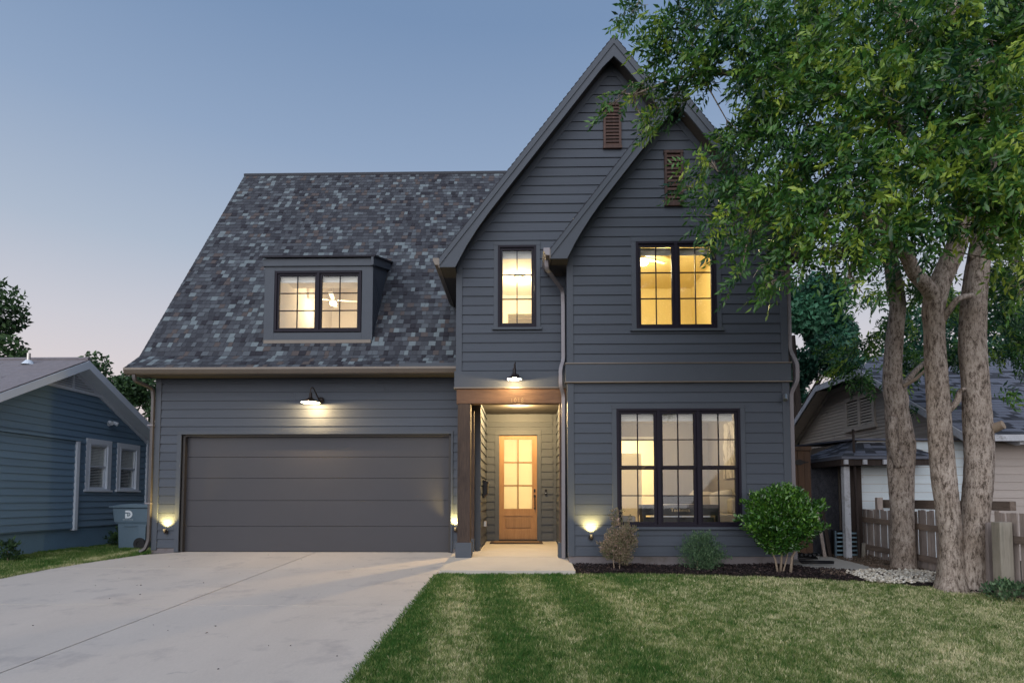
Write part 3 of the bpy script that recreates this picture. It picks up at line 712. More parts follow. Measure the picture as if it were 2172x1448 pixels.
door = b.build('front_door', M['oak'], H); door['label'] = 'oak front door with six frosted panes over a panel'
b = MB(); fbox(b, fd, D0+st+.035, D1-st-.035, .415, .665, -.05, -.037); b.build('door_panel', M['oak'], door, bevel=.01)
gx0, gx1, gz0, gz1 = D0+st, D1-st, .87, DZ1-.10
b = MB(); fbox(b, fd, (gx0+gx1)/2-.014, (gx0+gx1)/2+.014, gz0, gz1, -.070, -.034); b.build('muntin', M['oak'], door)
for k in (1, 2):
    z = gz0+(gz1-gz0)*k/3; b = MB(); fbox(b, fd, gx0, gx1, z-.014, z+.014, -.069, -.035); b.build('muntin', M['oak'], door)
for i in range(2):
    for k in range(3):
        b = MB(); hw = (gx1-gx0)/2; hh = (gz1-gz0)/3
        fbox(b, fd, gx0+i*hw+(.0135 if i else 0), gx0+(i+1)*hw-(0 if i else .0135), gz0+k*hh+(.0135 if k else 0), gz0+(k+1)*hh-(.0135 if k < 2 else 0), -.055, -.051); b.build('pane', M['frost'], door)
b = MB(); fbox(b, fd, D1-.075, D1-.035, 1.26, 1.34, -.03, -.012); b.build('deadbolt', M['black'], door, bevel=.004)
b = MB(); fbox(b, fd, D1-.078, D1-.030, 1.14, 1.20, -.03, -.015); fbox(b, fd, D1-.073, D1-.037, .86, .90, -.03, -.015)
b.tube([(D1-.055, 14.02, 1.16), (D1-.055, 13.965, 1.14), (D1-.055, 13.955, 1.02), (D1-.055, 13.965, .90), (D1-.055, 14.02, .88)], .009, 8); b.build('door_handle', M['black'], door)

# --- dormer, front at Y=12.21
fo = FRONT(12.21); dw = (-5.26, -3.39, 4.66, 6.02)
# window opening edges in the dormer face
do = sheath(H, 'dormer', M['trim'], fo, [(4.44, -5.47, -3.20), (6.12, -5.47, -3.20)], [(-5.27, -3.42, 4.62, 5.93)], .1)
do['label'] = 'shed dormer with a lit twin window in the garage roof'
b = MB(); fbox(b, fo, -5.49, -5.28, 4.44, 6.05, -.05, .022); fbox(b, fo, -3.41, -3.18, 4.44, 6.05, -.05, .022); fbox(b, fo, -5.28, -3.41, 5.935, 6.05, -.05, .021); fbox(b, fo, -5.28, -3.41, 4.44, 4.60, -.05, .021)
b.build('dormer_trim', M['trim'], do, bevel=.003)
b = MB(); fbox(b, fo, -5.52, -3.16, 6.03, 6.19, -.05, .055); b.build('dormer_fascia', M['trim'], do, bevel=.003)
b = MB(); fbox(b, fo, -5.47, -3.2, 4.37, 4.44, -.05, .06); b.build('dormer_flashing', M['gutter'], do)
fbx = [(-5.54, -3.13)]
b = MB(); b.prism([(-5.56, 12.10, 6.195), (-5.56, 13.85, 6.76), (-5.56, 13.85, 6.80), (-5.56, 12.10, 6.235)], (2.44, 0, 0)); b.build('dormer_roof', M['shingle'][5], do)
for x0, s in ((-3.20, 1), (-5.47, -1)):
    fr_ = Frame((x0, 12.21, 0), (0, 1, 0), (s, 0, 0))
    sw_ = sheath(H, 'dormer_side_wall', M['trim'], fr_, [(4.44, 0.06, .10), (6.15, 0.06, 1.27), (6.6, 1.2, 1.57)], [], .06)
    if s > 0:
        # boards run parallel with the roof slope
        for k in range(9):
            a = .0+k*.19
            y0, z0_ = 12.23, 4.62+a
            # intersect y=z line of slope .55 with roof
            P = []
            for zo in (0, .17):
                zz0 = z0_+zo
                # falling line z = zz0 - .75*(y-12.23) meets roof z=RZ(y)
                yr = (zz0+.75*12.23+1.46*11.95-4.05)/(1.46+.75)
                P.append(((y0, zz0), (yr, zz0-.75*(yr-12.23))))
            (a0, a1), (b0, b1) = P
            def cl(p): return (p[0], min(p[1], 6.13+.32*(p[0]-12.21)))
            poly = [cl(a0), a1, b1, cl(b0)]
            if poly[3][1]-poly[0][1] < .02: 
                continue
            q = MB(); q.prism([(x0+.001, y, z) for y, z in poly], (.016, 0, 0)); q.build('siding_board', M['siding'], sw_)
        q = MB(); q.prism([(x0+.0, 12.10, 6.02), (x0+.0, 13.72, 6.54), (x0+.0, 13.75, 6.72), (x0+.0, 12.10, 6.19)], (.05, 0, 0)); q.build('dormer_rake', M['trim'], do)
window(H, fo, -5.265, -3.425, 4.625, 5.925, 2, 2, 3, casing=0, sill=False, label='lit twin casement window of the dormer')

# --- rooms behind the windows
def room(name, x0, x1, y0, y1, z0, z1, mw, mc=None, mf=None, open_front=True, gaps=()):
    b = MB(); t = .03
    b.mi = 0
    b.box(x0-t, x0, y0, y1, z0, z1); b.box(x1, x1+t, y0, y1, z0, z1)
    gx = sorted(gaps); cur = x0
    for g0, g1, gt in gx:
        if g0 > cur: b.box(cur, g0, y1, y1+t, z0, z1)
        b.box(g0, g1, y1, y1+t, gt, z1); cur = g1
    if cur < x1: b.box(cur, x1, y1, y1+t, z0, z1)
    b.mi = 1; b.box(x0-t, x1+t, y0, y1+t, z1, z1+t)
    b.mi = 2; b.box(x0-t, x1+t, y0, y1+t, z0-t, z0)
    return b.build(name, [mw, mc or M['wallwhite'], mf or M['floorwood']], H)
room('upper_bedroom', .95, 4.1, 10.6, 14.2, 3.55, 6.22, M['wallyel'], M['wallyel'])
room('stair_hall', -.78, .78, 11.1, 14.6, 3.55, 6.22, M['wallpale'], M['wallpale'])
room('living_room', .95, 4.5, 10.6, 14.4, .16, 2.95, M['walltaupe'], M['wallwhite'], gaps=[(2.33, 3.2, 2.52)])
room('entry_hall', -1.0, 4.5, 14.5, 17.2, .14, 2.95, M['wallpale'], M['wallpale'])
b = MB(); b.prism([(-5.38, 12.32, 4.40), (-5.38, 16.2, 4.40), (-5.38, 16.2, 4.37), (-5.38, 12.32, 4.37)], (2.13, 0, 0))
b.box(-5.40, -3.23, 16.2, 16.23, 4.4, 7.0); b.box(-5.41, -5.38, 12.32, 16.2, 4.4, 6.02); b.box(-3.25, -3.22, 12.32, 16.2, 4.4, 6.02)
for xx in (-5.41, -3.25): b.prism([(xx, 13.45, 6.02), (xx, 16.2, 6.02), (xx, 16.2, 7.0), (xx, 14.12, 7.0)], (.03, 0, 0))
b.prism([(-5.41, 12.32, 6.02), (-5.41, 13.45, 6.02), (-5.41, 14.12, 7.0), (-5.41, 16.23, 7.0), (-5.41, 16.23, 7.03), (-5.41, 14.09, 7.03), (-5.41, 13.43, 6.05), (-5.41, 12.32, 6.05)], (2.19, 0, 0))
b.build('dormer_room', M['wallpale'], H)
# header shades inside windows (lowered a little)
for (x0, x1, y, z0, z1) in ((-5.2, -3.5, 12.30, 5.74, 5.86), (-.42, .19, 11.08, 5.72, 5.86), (1.75, 3.75, 10.60, 2.52, 2.64), (2.1, 3.4, 10.6, 5.56, 5.68)):
    b = MB(); b.tube([(x0, y+.03, (z0+z1)/2), (x1, y+.03, (z0+z1)/2)], .045, 8); b.box(x0, x1, y, y+.006, z0-.02, z1); b.build('roller_shade', M['wallwhite'], H)
def plight(name, loc, energy, col, r=.12, parent=None, typ='POINT', rot=None, size=None, spot=None):
    l = bpy.data.lights.new(name, typ); l.energy = energy; l.color = col
    if typ in ('POINT', 'SPOT'): l.shadow_soft_size = r
    if spot: l.spot_size = rad(spot[0]); l.spot_blend = spot[1]
    o = bpy.data.objects.new(name, l); COL.objects.link(o)
    if rot: o.rotation_euler = rot
    if parent: o.parent = parent; o.location = Vector(loc)-WL[parent.name]
    else: o.location = loc
    return o
WARM = (1, .74, .38); 
def ceiling_fan(loc, label, drop, energy, col, blades=4, rot=0, big=.11):
    x, y, z = loc
    t = thing('ceiling_fan', (x, y, z+drop), label, 'ceiling fan')
    b = MB(); b.lathe([(.0, drop), (.06, drop), (.05, drop-.05), (.012, drop-.07), (.012, .10), (.03, .08), (.09, .05), (.09, .0), (.0, .0)], loc, 16); b.build('fan_motor', M['steel'], t, smooth=True)
    for k in range(blades):
        a = rot+k*2*math.pi/blades; d = Vector((math.cos(a), math.sin(a), 0)); s = Vector((-d.y, d.x, 0)); c0 = Vector(loc)+Vector((0, 0, .03))
        q = MB(); q.prism([c0+d*.1-s*.035, c0+d*.58-s*.055, c0+d*.60+s*.05, c0+d*.1+s*.035], (0, 0, .01)); q.build('fan_blade', M['wallwhite'], t)
    q = MB(); q.ball((x, y, z-.05), (big, big, big*.55)); q.build('light_globe', M['bulb'], t, smooth=True)
    plight('fan_light', (x, y, z-.20), energy, col, .1, t)
ceiling_fan((-4.78, 14.5, 6.06), 'ceiling fan with glowing globe seen through the dormer window', .92, 36, (1, .80, .52), 4, .2, .09)
ceiling_fan((2.47, 11.95, 6.02), 'ceiling fan with bright globe in the yellow upper room', .19, 105, (1, .80, .42), 4, .5, .12)
# hall fixtures
def disc_light(loc, label, energy, col, r=.14):
    t = thing('ceiling_light', loc, label, 'ceiling light'); b = MB(); b.lathe([(.0, 0), (r*1.05, 0), (r*1.05, -.02), (r*.95, -.02)], loc, 20); b.build('light_rim', M['wallwhite'], t)
    b = MB(); b.lathe([(r*.94, -.015), (r*.8, -.035), (.0, -.045)], loc, 20); b.build('light_diffuser', M['bulb'], t)
    plight('ceiling_lamp', (loc[0], loc[1], loc[2]-.25), energy, col, .1, t)
disc_light((-.1, 13.4, 6.21), 'flush ceiling light of the upstairs stair hall behind the narrow window', 55, (1, .83, .48))
disc_light((.1, 15.9, 2.94), 'flush ceiling light of the entry hall behind the front door', 62, (1, .80, .42))
disc_light((3.2, 12.9, 2.94), 'flush ceiling light of the living room behind the triple window', 27, (1, .82, .55))
disc_light((2.75, 15.7, 2.94), 'flush ceiling light in the bright passage behind the living room', 150, (1, .80, .38))
# stair hall details: white door frame and rail
b = MB(); b.box(-.35, .60, 13.2, 13.26, 5.22, 5.30); b.box(-.35, .60, 13.27, 13.3, 4.6, 5.22); b.build('half_wall', M['wallyel'], H)
b = MB(); b.box(-.48, -.28, 14.55, 14.6, 3.56, 5.5); b.build('interior_door', M['walltaupe'], H)
# passage: white door with casing
b = MB(); b.box(2.25, 2.33, 14.36, 14.40, .17, 2.52); b.box(3.2, 3.28, 14.36, 14.40, .17, 2.52); b.box(2.25, 3.28, 14.36, 14.40, 2.52, 2.61); b.build('passage_casing', M['wallwhite'], H)
b = MB(); b.box(2.35, 3.1, 15.5, 15.54, .17, 2.3); b.box(2.43, 3.02, 15.48, 15.5, 1.2, 2.2); b.box(2.43, 3.02, 15.48, 15.5, .35, 1.1); b.build('interior_door', M['wallwhite'], H, bevel=.004)

# ------------------------------------------------------------------ furniture seen in the living room
def textobj(name, s, size, loc, rot, m, parent, extrude=.002, sx=1.0, align='CENTER'):
    c = bpy.data.curves.new(name, 'FONT'); c.body = s; c.size = size; c.extrude = extrude; c.offset = -.004 if s.isdigit() else 0; c.align_x = align
    o = bpy.data.objects.new(name+'_tmp', c); COL.objects.link(o); dg = bpy.context.evaluated_depsgraph_get(); dg.update()
    me = bpy.data.meshes.new_from_object(o.evaluated_get(dg)); bpy.data.objects.remove(o); me.materials.clear(); me.materials.append(m)
    o = bpy.data.objects.new(name, me); COL.objects.link(o); o.rotation_euler = rot; o.scale = (sx, 1, 1)
    o.parent = parent; o.location = Vector(loc)-WL.get(parent.name, Vector((0, 0, 0))); return o
t = thing('digital_piano', (2.9, 11.1, .16), 'black digital piano on a stand behind the triple window', 'piano')
b = MB(); b.box(2.20, 3.62, 10.98, 11.30, .80, 1.00); b.build('keyboard_case', M['piano'], t, bevel=.01)
b = MB(); b.box(2.28, 3.54, 11.05, 11.08, .16, .765); b.box(2.22, 2.27, 10.99, 11.3, .16, .799); b.box(3.55, 3.60, 10.99, 11.3, .16, .799); b.build('keyboard_stand', M['piano'], t)
b = MB(); b.box(2.35, 3.45, 10.975, 10.985, .772, .790); b.build('trim_strip', M['decal'], t)
b = MB(); b.prism([(2.55, 11.20, 1.01), (3.25, 11.20, 1.01), (3.23, 11.26, 1.17), (2.57, 11.26, 1.17)], (0, .012, 0)); b.build('music_rest', M['piano'], t)
textobj('lettering', 'Technics', .088, (2.90, 10.972, .87), (rad(90), 0, 0), M['brass'], t, sx=1.15)
t = thing('sofa', (4.1, 12.9, .16), 'cream sofa at the right of the living room', 'sofa')
b = MB(); b.box(3.72, 4.42, 12.2, 13.7, .18, .80); b.build('seat', M['fabric'], t, bevel=.05)
b = MB(); b.box(4.28, 4.46, 12.2, 13.7, .8, 1.12); b.build('backrest', M['fabric'], t, bevel=.06)
b = MB(); b.box(3.70, 4.42, 13.7, 13.9, .18, .98); b.build('armrest', M['fabric'], t, bevel=.05)
def pillow(x, y, z, r, lab, m):
    b = MB(); n = 8
    for j in range(n+1):
        for i in range(n+1):
            u, v = i/n*2-1, j/n*2-1; th = .075*max(0, (1-u**4)*(1-v**4))**.6; pin = 1-.08*(abs(u*v))
            b.v.append((u*.25*pin*1.0, -th, v*.25*pin))
    k = (n+1)**2
    for j in range(n+1):
        for i in range(n+1):
            u, v = i/n*2-1, j/n*2-1; th = .075*max(0, (1-u**4)*(1-v**4))**.6; pin = 1-.08*(abs(u*v)); b.v.append((u*.25*pin, th, v*.25*pin))
    for j in range(n):
        for i in range(n):
            a = j*(n+1)+i; b.f += [(a, a+1, a+n+2, a+n+1), (k+a, k+a+n+1, k+a+n+2, k+a+1)]; b.m += [0, 0]
    o = b.build('pillow', m, smooth=True); o.location = (x, y, z); o.rotation_euler = r; tag(o, lab, 'pillow'); return o
pillow(3.92, 13.3, 1.05, (rad(-14), rad(38), 0), 'cream pillow set on its corner at the left of the sofa', M['fabric'])
pillow(4.02, 12.9, 1.02, (rad(-12), rad(6), rad(8)), 'cream pillow upright in the middle of the sofa', M['fabric'])
pillow(4.22, 12.6, 1.04, (rad(-14), rad(-10), rad(-12)), 'cream pillow at the right end of the sofa', M['wallpale'])
def artmat():
    m, t, b_ = nodes('abstract_painting'); v = coords(t, (1, 1.6, .9)); n = noise(t, v, 2.6, 6, .7); n2 = noise(t, coords(t, (1, 5, .8)), 3, 5)
    c = ramp(t, n, [(.36, (.05, .05, .06)), (.45, (.28, .22, .14)), (.50, (.62, .57, .46)), (.7, (.70, .66, .56))]); c = mixc(t, .35, c, ramp(t, n2, [(.4, (.30, .26, .18)), (.55, (.70, .66, .56))]))
    t.links.new(c, b_.inputs['Base Color']); return m
b = MB(); b.box(4.455, 4.49, 11.75, 13.2, 1.55, 2.76); o = b.build('painting', artmat(), origin=(4.48, 12.5, 1.55)); tag(o, 'tall abstract canvas with dark brush strokes on the living room wall', 'painting')
t = thing('armchair', (1.8, 11.0, .16), 'low patterned chair back at the left corner of the triple window', 'chair')
b = MB(); b.box(1.70, 2.05, 10.82, 10.88, .45, .80); b.build('backrest', M['walltaupe'], t, bevel=.03)
b = MB(); b.box(1.70, 2.05, 10.88, 11.3, .40, .50); b.build('seat', M['walltaupe'], t, bevel=.02)
for xx in (1.71, 2.0):
    for yy in (10.83, 11.26): b = MB(); b.box(xx, xx+.03, yy, yy+.03, .165, .40); b.build('leg', M['piano'], t)

# ------------------------------------------------------------------ lamps on the house
def gooseneck(x, ywall, zs, r, label, energy, hot=False, platedx=.12):
    y = ywall-.30; t = thing('barn_lamp', (x+platedx, ywall, zs+.1), label, 'wall lamp')
    b = MB(); b.lathe([(0, .035), (.055, .033), (.06, .0)], (x+platedx, ywall-.024, zs+.10), 20, 'y'); b.build('wall_plate', M['bronze'], t, smooth=True)
    pts = [(x+platedx, ywall-.03, zs+.10), (x+platedx*.8, ywall-.10, zs+.11), (x+platedx*.5, ywall-.18, zs+.22), (x+platedx*.3, y+.06, zs+.30), (x+.02, y+.02, zs+.31), (x, y, zs+.27), (x, y, zs+.17)]
    b = MB(); P = [Vector(p) for p in pts]; out = []
    for i in range(len(P)-1):
        p0, p1, p2, p3 = P[max(i-1, 0)], P[i], P[i+1], P[min(i+2, len(P)-1)]
        for k in range(5):
            s = k/5; out.append(.5*((2*p1)+(-p0+p2)*s+(2*p0-5*p1+4*p2-p3)*s*s+(-p0+3*p1-3*p2+p3)*s**3))
    out.append(P[-1]); b.tube(out, .011, 8); b.build('arm', M['bronze'], t, smooth=True)
    pr = [(.022, .20), (.03, .19), (.034, .10), (.05, .085), (r*.55, .05), (r*.9, .018), (r, .0)]
    b = MB(); b.lathe([(a, c+.004) for a, c in pr], (x, y, zs), 32); b.mi = 1; b.lathe([(r, .0), (r*.89, .012), (r*.54, .044), (.045, .078), (0, .08)], (x, y, zs), 32)
    b.build('shade', [M['bronze'], M['shadein']], t, smooth=True)
    b = MB(); b.ball((x, y, zs+.028), .026 if not hot else .045); b.build('bulb', M['bulbhot'] if hot else M['bulb'], t, smooth=True)
    plight('lamp_light', (x, y, zs+.0), energy, (1, .70, .34), .03, t)
gooseneck(-4.28, 11.99, 3.035, .19, 'bronze gooseneck barn lamp above the garage door', 85)
gooseneck(-.16, 10.90, 3.27, .135, 'small bright gooseneck lamp above the porch beam', 120, True, .03)
def uplight(x, ywall, z, label, e):
    t = thing('spotlight', (x, ywall, z), label, 'spotlight', 'brass uplights at the foot of the facade')
    b = MB(); b.lathe([(0, .02), (.04, .018), (.045, 0)], (x, ywall-.024, z-.03), 16, 'y'); b.tube([(x, ywall-.03, z-.03), (x, ywall-.08, z-.03)], .012, 8); b.build('bracket', M['bronze'], t)
    b = MB(); b.lathe([(0, -.065), (.018, -.06), (.026, .005), (.023, .005), (.016, -.03), (0, -.04)], (x, ywall-.085, z+.03), 16); b.build('lamp_housing', M['brass'], t, smooth=True)
    b = MB(); b.ball((x, ywall-.085, z+.022), (.014, .014, .012)); b.build('bulb', M['bulbhot'], t, smooth=True)
    plight('spot_light', (x, ywall-.085, z+.055), e, (1, .73, .24), .025, t, 'SPOT', (rad(180-18), 0, 0), spot=(118, .9))
uplight(-7.30, 11.98, .46, 'brass uplight glowing left of the garage door', 80)
uplight(-1.37, 11.98, .50, 'brass uplight glowing between garage door and porch post', 80)
uplight(1.185, 10.43, .455, 'brass uplight glowing beside the pinkish shrub', 80)
t = thing('porch_downlight', (-.1, 12.4, 3.12), 'small recessed light in the porch ceiling', 'ceiling light')
b = MB(); b.lathe([(.07, 0), (.06, -.01), (0, -.006)], (-.1, 12.4, 3.12), 16); b.build('diffuser', M['bulb'], t); plight('porch_lamp', (-.1, 12.6, 3.03), 260, (1, .68, .30), .05, t)
t = thing('security_lamp', (4.58, 10.42, 2.87), 'small silver bullet camera lamp on the right corner board', 'security camera')
b = MB(); b.tube([(4.60, 10.42, 2.90), (4.59, 10.36, 2.89)], .012, 8); b.build('bracket', M['steel'], t)
b = MB(); b.tube([(4.60, 10.36, 2.92), (4.56, 10.27, 2.82)], .038, 14); b.build('lamp_housing', M['steel'], t, smooth=False, bevel=.004)
# mailbox, doorbell, outlet, doormat, house number
t = thing('mailbox', (-.86, 12.9, 1.3), 'black wall mailbox on the left wall of the porch', 'mailbox')
b = MB(); b.prism([(-.862, 12.6, 1.12), (-.77, 12.6, 1.22), (-.76, 12.6, 1.44), (-.80, 12.6, 1.50), (-.862, 12.6, 1.50)], (0, .32, 0)); b.build('box', M['black'], t, bevel=.006)
b = MB(); b.prism([(-.862, 12.59, 1.505), (-.75, 12.59, 1.45), (-.745, 12.59, 1.46), (-.862, 12.59, 1.52)], (0, .34, 0)); b.build('lid', M['black'], t)
t = thing('doorbell', (.53, 13.98, 1.28), 'black doorbell button right of the oak door', 'doorbell'); b = MB(); fbox(b, fd, .51, .56, 1.20, 1.33, .02, .045); b.build('plate', M['black'], t, bevel=.006); b = MB(); b.lathe([(.012, 0), (.012, .01), (0, .012)], (.535, 13.955, 1.24), 12, 'y'); b.build('button', M['steel'], t)
t = thing('wall_outlet', (-.86, 12.9, .55), 'grey outlet cover low on the left porch wall', 'outlet'); b = MB(); b.box(-.864, -.80, 12.85, 12.98, .50, .62); b.build('cover', M['steel'], t, bevel=.008)
t = thing('doormat', (-.1, 13.5, .1), 'brown coir doormat on the porch at the oak door', 'doormat')
b = MB(); b.prism([(-.76, 13.35, .094), (.44, 13.35, .094), (.44, 13.83, .106), (-.76, 13.83, .106)], (0, 0, .022)); b.build('border', M['darkwood'], t, bevel=.004)
b = MB(); b.prism([(-.68, 13.40, .117), (.36, 13.40, .117), (.36, 13.78, .127), (-.68, 13.78, .127)], (0, 0, .006)); b.build('pile', M['mat'], t)
t = thing('house_number', (-.1, 10.92, 2.9), 'brass numerals 1018 on the porch beam', 'house number')
for i, ch in enumerate('1018'): textobj('numeral', ch, .125, (-.215+i*.066, 10.922, 2.90), (rad(90), 0, 0), M['brass'], t, .004, .8)
# ------------------------------------------------------------------ neighbouring blue house
BH = thing('neighbour_house', (-14, 12.6, 0), 'low blue bungalow with white trim and louvred gable left of the driveway', 'house')
fbl = Frame((-9.9, 0, 0), (0, 1, 0), (1, 0, 0))
bw1 = (13.20, 13.82, 1.31, 2.38); bw2 = (14.22, 14.86, 1.32, 2.37)
bprof = [(.46, 9.9, 15.29), (2.66, 9.9, 15.29), (4.02, 12.55, 12.62)]
bwl = sheath(BH, 'gable_wall', M['blue'], fbl, bprof, [bw1, bw2], .12)
siding(bwl, M['blue'], fbl, [(.48, 9.9, 15.22), (2.66, 9.9, 15.22), (4.0, 12.55, 12.62)], [(bw1[0]-.05, bw1[1]+.05, bw1[2]-.04, bw1[3]+.04), (bw2[0]-.05, bw2[1]+.05, bw2[2]-.04, bw2[3]+.04)], expo=.142, t=.020, nojoint=True)
fbl2 = Frame((-9.85, 0, 0), (0, 1, 0), (1, 0, 0))
b = MB(); b.box(-9.95, -9.85, 9.9, 12.73, .44, 2.37); infill = b.build('wall_infill', M['blue'], BH)
siding(infill, M['blue'], fbl2, [(.46, 9.9, 12.72), (2.36, 9.9, 12.72)], [], expo=.142, t=.018, nojoint=True)
b = MB(); b.box(-9.9, -9.79, 9.9, 12.90, 2.375, 2.42); b.build('ledge_board', M['blue'], BH)
b = MB(); b.box(-9.9, -9.80, 12.73, 12.82, .42, 2.37); b.build('corner_board', M['white'], BH, bevel=.004)
b = MB(); b.box(-9.93, -9.85, 15.22, 15.31, .2, 2.75); b.build('corner_board', M['white'], BH, bevel=.004)
b = MB(); b.box(-10.0, -9.92, 9.9, 15.25, -.3, .455); b.build('foundation', M['bluef'], BH)
b = MB(); b.box(-22, -9.95, 15.2, 15.3, -.3, 2.6); b.box(-22, -9.95, 9.92, 10.0, -.3, 2.6); b.build('wall', M['blue'], BH)
for q in (bw1, bw2):
    wn = window(BH, fbl, *q, 1, 1, 2, hung=True, casing=.10, sill=True, fm=M['white'], tm=M['white'], fw=.03, sw=.035)
    b = MB(); b.box(-10.12, -10.10, q[0], q[1], q[2], q[3]); b.build('dark_backing', M['darkroom'], wn)  # dark board stands in for the unlit room behind the blinds
    b = MB(); z = q[2]+.04
    while z < q[3]-.03:
        up = z > (q[2]+q[3])/2
        b.prism([(-9.955, q[0]+.03, z), (-9.955, q[1]-.03, z), (-9.965, q[1]-.03, z+(.032 if up else .018)), (-9.965, q[0]+.03, z+(.030 if up else .012))], (.004, 0, 0)); z += .036
    b.build('blind', M['blind'], wn)
# roof
ba = (12.58, 4.14); bs_ = .515
b = MB()
for sg in (-1, 1):
    ye = 12.58+sg*3.1; ze = 4.14-bs_*3.1
    b.prism([(-9.52, 12.58, 4.14), (-9.52, ye, ze), (-9.52, ye, ze-.10), (-9.52, 12.58, 4.02)], (-14, 0, 0))
br = b.build('roof', M['bluroof'], BH)
b = MB(); rr = random.Random(5); L = 3.1*math.sqrt(1+bs_**2)
for k in range(int(L/.135)):
    d0 = 3.1-k*.135/math.sqrt(1+bs_**2); d1 = d0-.15/math.sqrt(1+bs_**2)
    x = -9.50
    while x > -23:
        w = .9*rr.uniform(.8, 1.1); h = .006+rr.uniform(0, .010)
        y0, y1 = 12.58-d0, 12.58-max(0, d1); z0, z1 = 4.14-bs_*d0, 4.14-bs_*max(0, d1)
        b.add([(x, y0, z0+h), (x-w+.006, y0, z0+h), (x-w+.006, y1, z1+.002), (x, y1, z1+.002), (x, y0, z0-.002), (x-w+.006, y0, z0-.002)], [(1, 0, 3, 2), (4, 0, 1, 5), (0, 4, 3), (1, 2, 5)]); x -= w
tag(b.build('shingles', M['bluroof'], br), kind='stuff')
b = MB(); b.tube([(-9.5, 12.58, 4.15), (-23, 12.58, 4.15)], .05, 6); b.build('ridge_cap', M['bluroof'], br)
for sg in (-1, 1):
    ye = 12.58+sg*3.12; ze = 4.14-bs_*3.12; s = (0, 0, -.17)
    b = MB(); b.prism([(-9.515, 12.58, 4.115), (-9.515, ye, ze-.02), (-9.515, ye, ze-.17), (-9.515, 12.58, 3.94)], (.03, 0, 0)); b.build('rake_board', M['white'], br)
    b = MB(); b.prism([(-9.9, 12.58, 4.0), (-9.9, ye, ze-.11), (-9.9, ye, ze-.13), (-9.9, 12.58, 3.98)], (.384, 0, 0)); b.build('rake_soffit', M['white'], br)
    b = MB(); b.prism([(-9.89, 12.58, 3.99), (-9.89, 12.58+sg*2.72, 3.99-bs_*2.72), (-9.89, 12.58+sg*2.72, 3.90-bs_*2.72), (-9.89, 12.58, 3.90)], (.035, 0, 0)); b.build('frieze_board', M['white'], br)
# triangular louvre
b = MB(); b.box(-9.89, -9.84, 11.72, 13.98, 3.46, 3.53); lv = b.build('gable_vent', M['white'], BH)
b = MB(); b.prism([(-9.885, 11.8, 3.53), (-9.885, 13.4, 3.53), (-9.885, 12.6, 3.94)], (.006, 0, 0)); b.build('vent_back', M['ventdark'], lv)
for k in range(8):
    z = 3.55+k*.05; hw = (3.94-z)/bs_*.99
    if hw < .06: break
    b = MB(); b.prism([(-9.842, 12.6-hw, z), (-9.842, 12.6+hw, z), (-9.872, 12.6+hw-.03, z+.04), (-9.872, 12.6-hw+.03, z+.04)], (0, 0, -.010)); b.build('slat', M['white'], lv)
b = MB(); b.box(-9.87, -9.835, 12.59, 12.62, 3.53, 3.93); b.build('vent_mullion', M['white'], lv)
t = thing('floodlight', (-9.88, 13.77, 2.88), 'white twin floodlight under the gable of the blue house', 'floodlight')
b = MB(); b.lathe([(0, .02), (.05, .02), (.05, 0)], (-9.87, 13.77, 2.88), 12, 'x'); b.build('plate', M['white'], t)
for dy in (-.07, .07):
    b = MB(); b.tube([(-9.86, 13.77+dy*.3, 2.90), (-9.80, 13.77+dy, 2.92), (-9.72, 13.77+dy*1.5, 2.88)], [.02, .04, .05], 10); b.build('lamp_head', M['white'], t, smooth=False)
t = thing('vent_pipe', (-10.6, 12.3, 3.95), 'grey vent pipe with a flashing cone on the blue house roof', 'vent pipe')
b = MB(); b.tube([(-10.6, 12.29, 3.9), (-10.6, 12.29, 4.22)], .035, 10); b.build('pipe', M['steel'], t)
b = MB(); b.lathe([(.13, -.03), (.06, .06), (.045, .07)], (-10.6, 12.29, 4.0), 14); b.build('flashing', M['white'], t)

# ------------------------------------------------------------------ wheeled bin
t = thing('wheelie_bin', (-8.78, 13.2, 0), 'blue-grey wheeled bin with a white emblem between the two houses', 'bin')
b = MB(); yo, y1_ = 12.86, 13.5
def ring(x0, x1, ya, yb, z): return [(x0, ya, z), (x1, ya, z), (x1, yb, z), (x0, yb, z)]
rg = [ring(-8.93, -8.37, yo+.04, y1_-.04, -.01), ring(-8.95, -8.30, yo+.02, y1_-.02, .55), ring(-9.02, -8.22, yo, y1_, .60), ring(-9.06, -8.20, yo-.01, y1_+.01, .90)]
vs = [p for r in rg for p in r]; fs_ = [(3, 2, 1, 0), (12, 13, 14, 15)]
for i in range(3):
    for k in range(4): fs_.append((i*4+k, i*4+(k+1) % 4, (i+1)*4+(k+1) % 4, (i+1)*4+k))
b.add(vs, fs_); bn = b.build('body', M['plastic'], t, bevel=.018)
b = MB(); b.prism([(-9.12, yo-.04, .905), (-8.16, yo-.04, .905), (-8.16, yo-.04, .965), (-8.55, yo-.04, 1.0), (-8.85, yo-.04, .985), (-9.0, yo-.04, .955), (-9.12, yo-.04, .945)], (0, .72, 0)); b.build('lid', M['plastic'], t, bevel=.015)
b = MB(); b.prism([(-8.80, yo+.005, .50), (-8.52, yo+.005, .50), (-8.52, yo+.005, .515), (-8.80, yo+.005, .515)], (0, -.012, 0)); b.box(-8.46, -8.30, yo-.012, yo+.01, .20, .52); b.build('rib', M['plastic'], t, bevel=.006)
for yy in (yo-.02, y1_-.06):
    b = MB(); b.lathe([(0, .03), (.05, .03), (.06, .045), (.125, .045), (.135, .03), (.135, -.03), (.1, -.04), (0, -.04)], (-8.42, yy+.02, .12), 20, 'y'); b.build('wheel', M['rubber'], t, smooth=False)
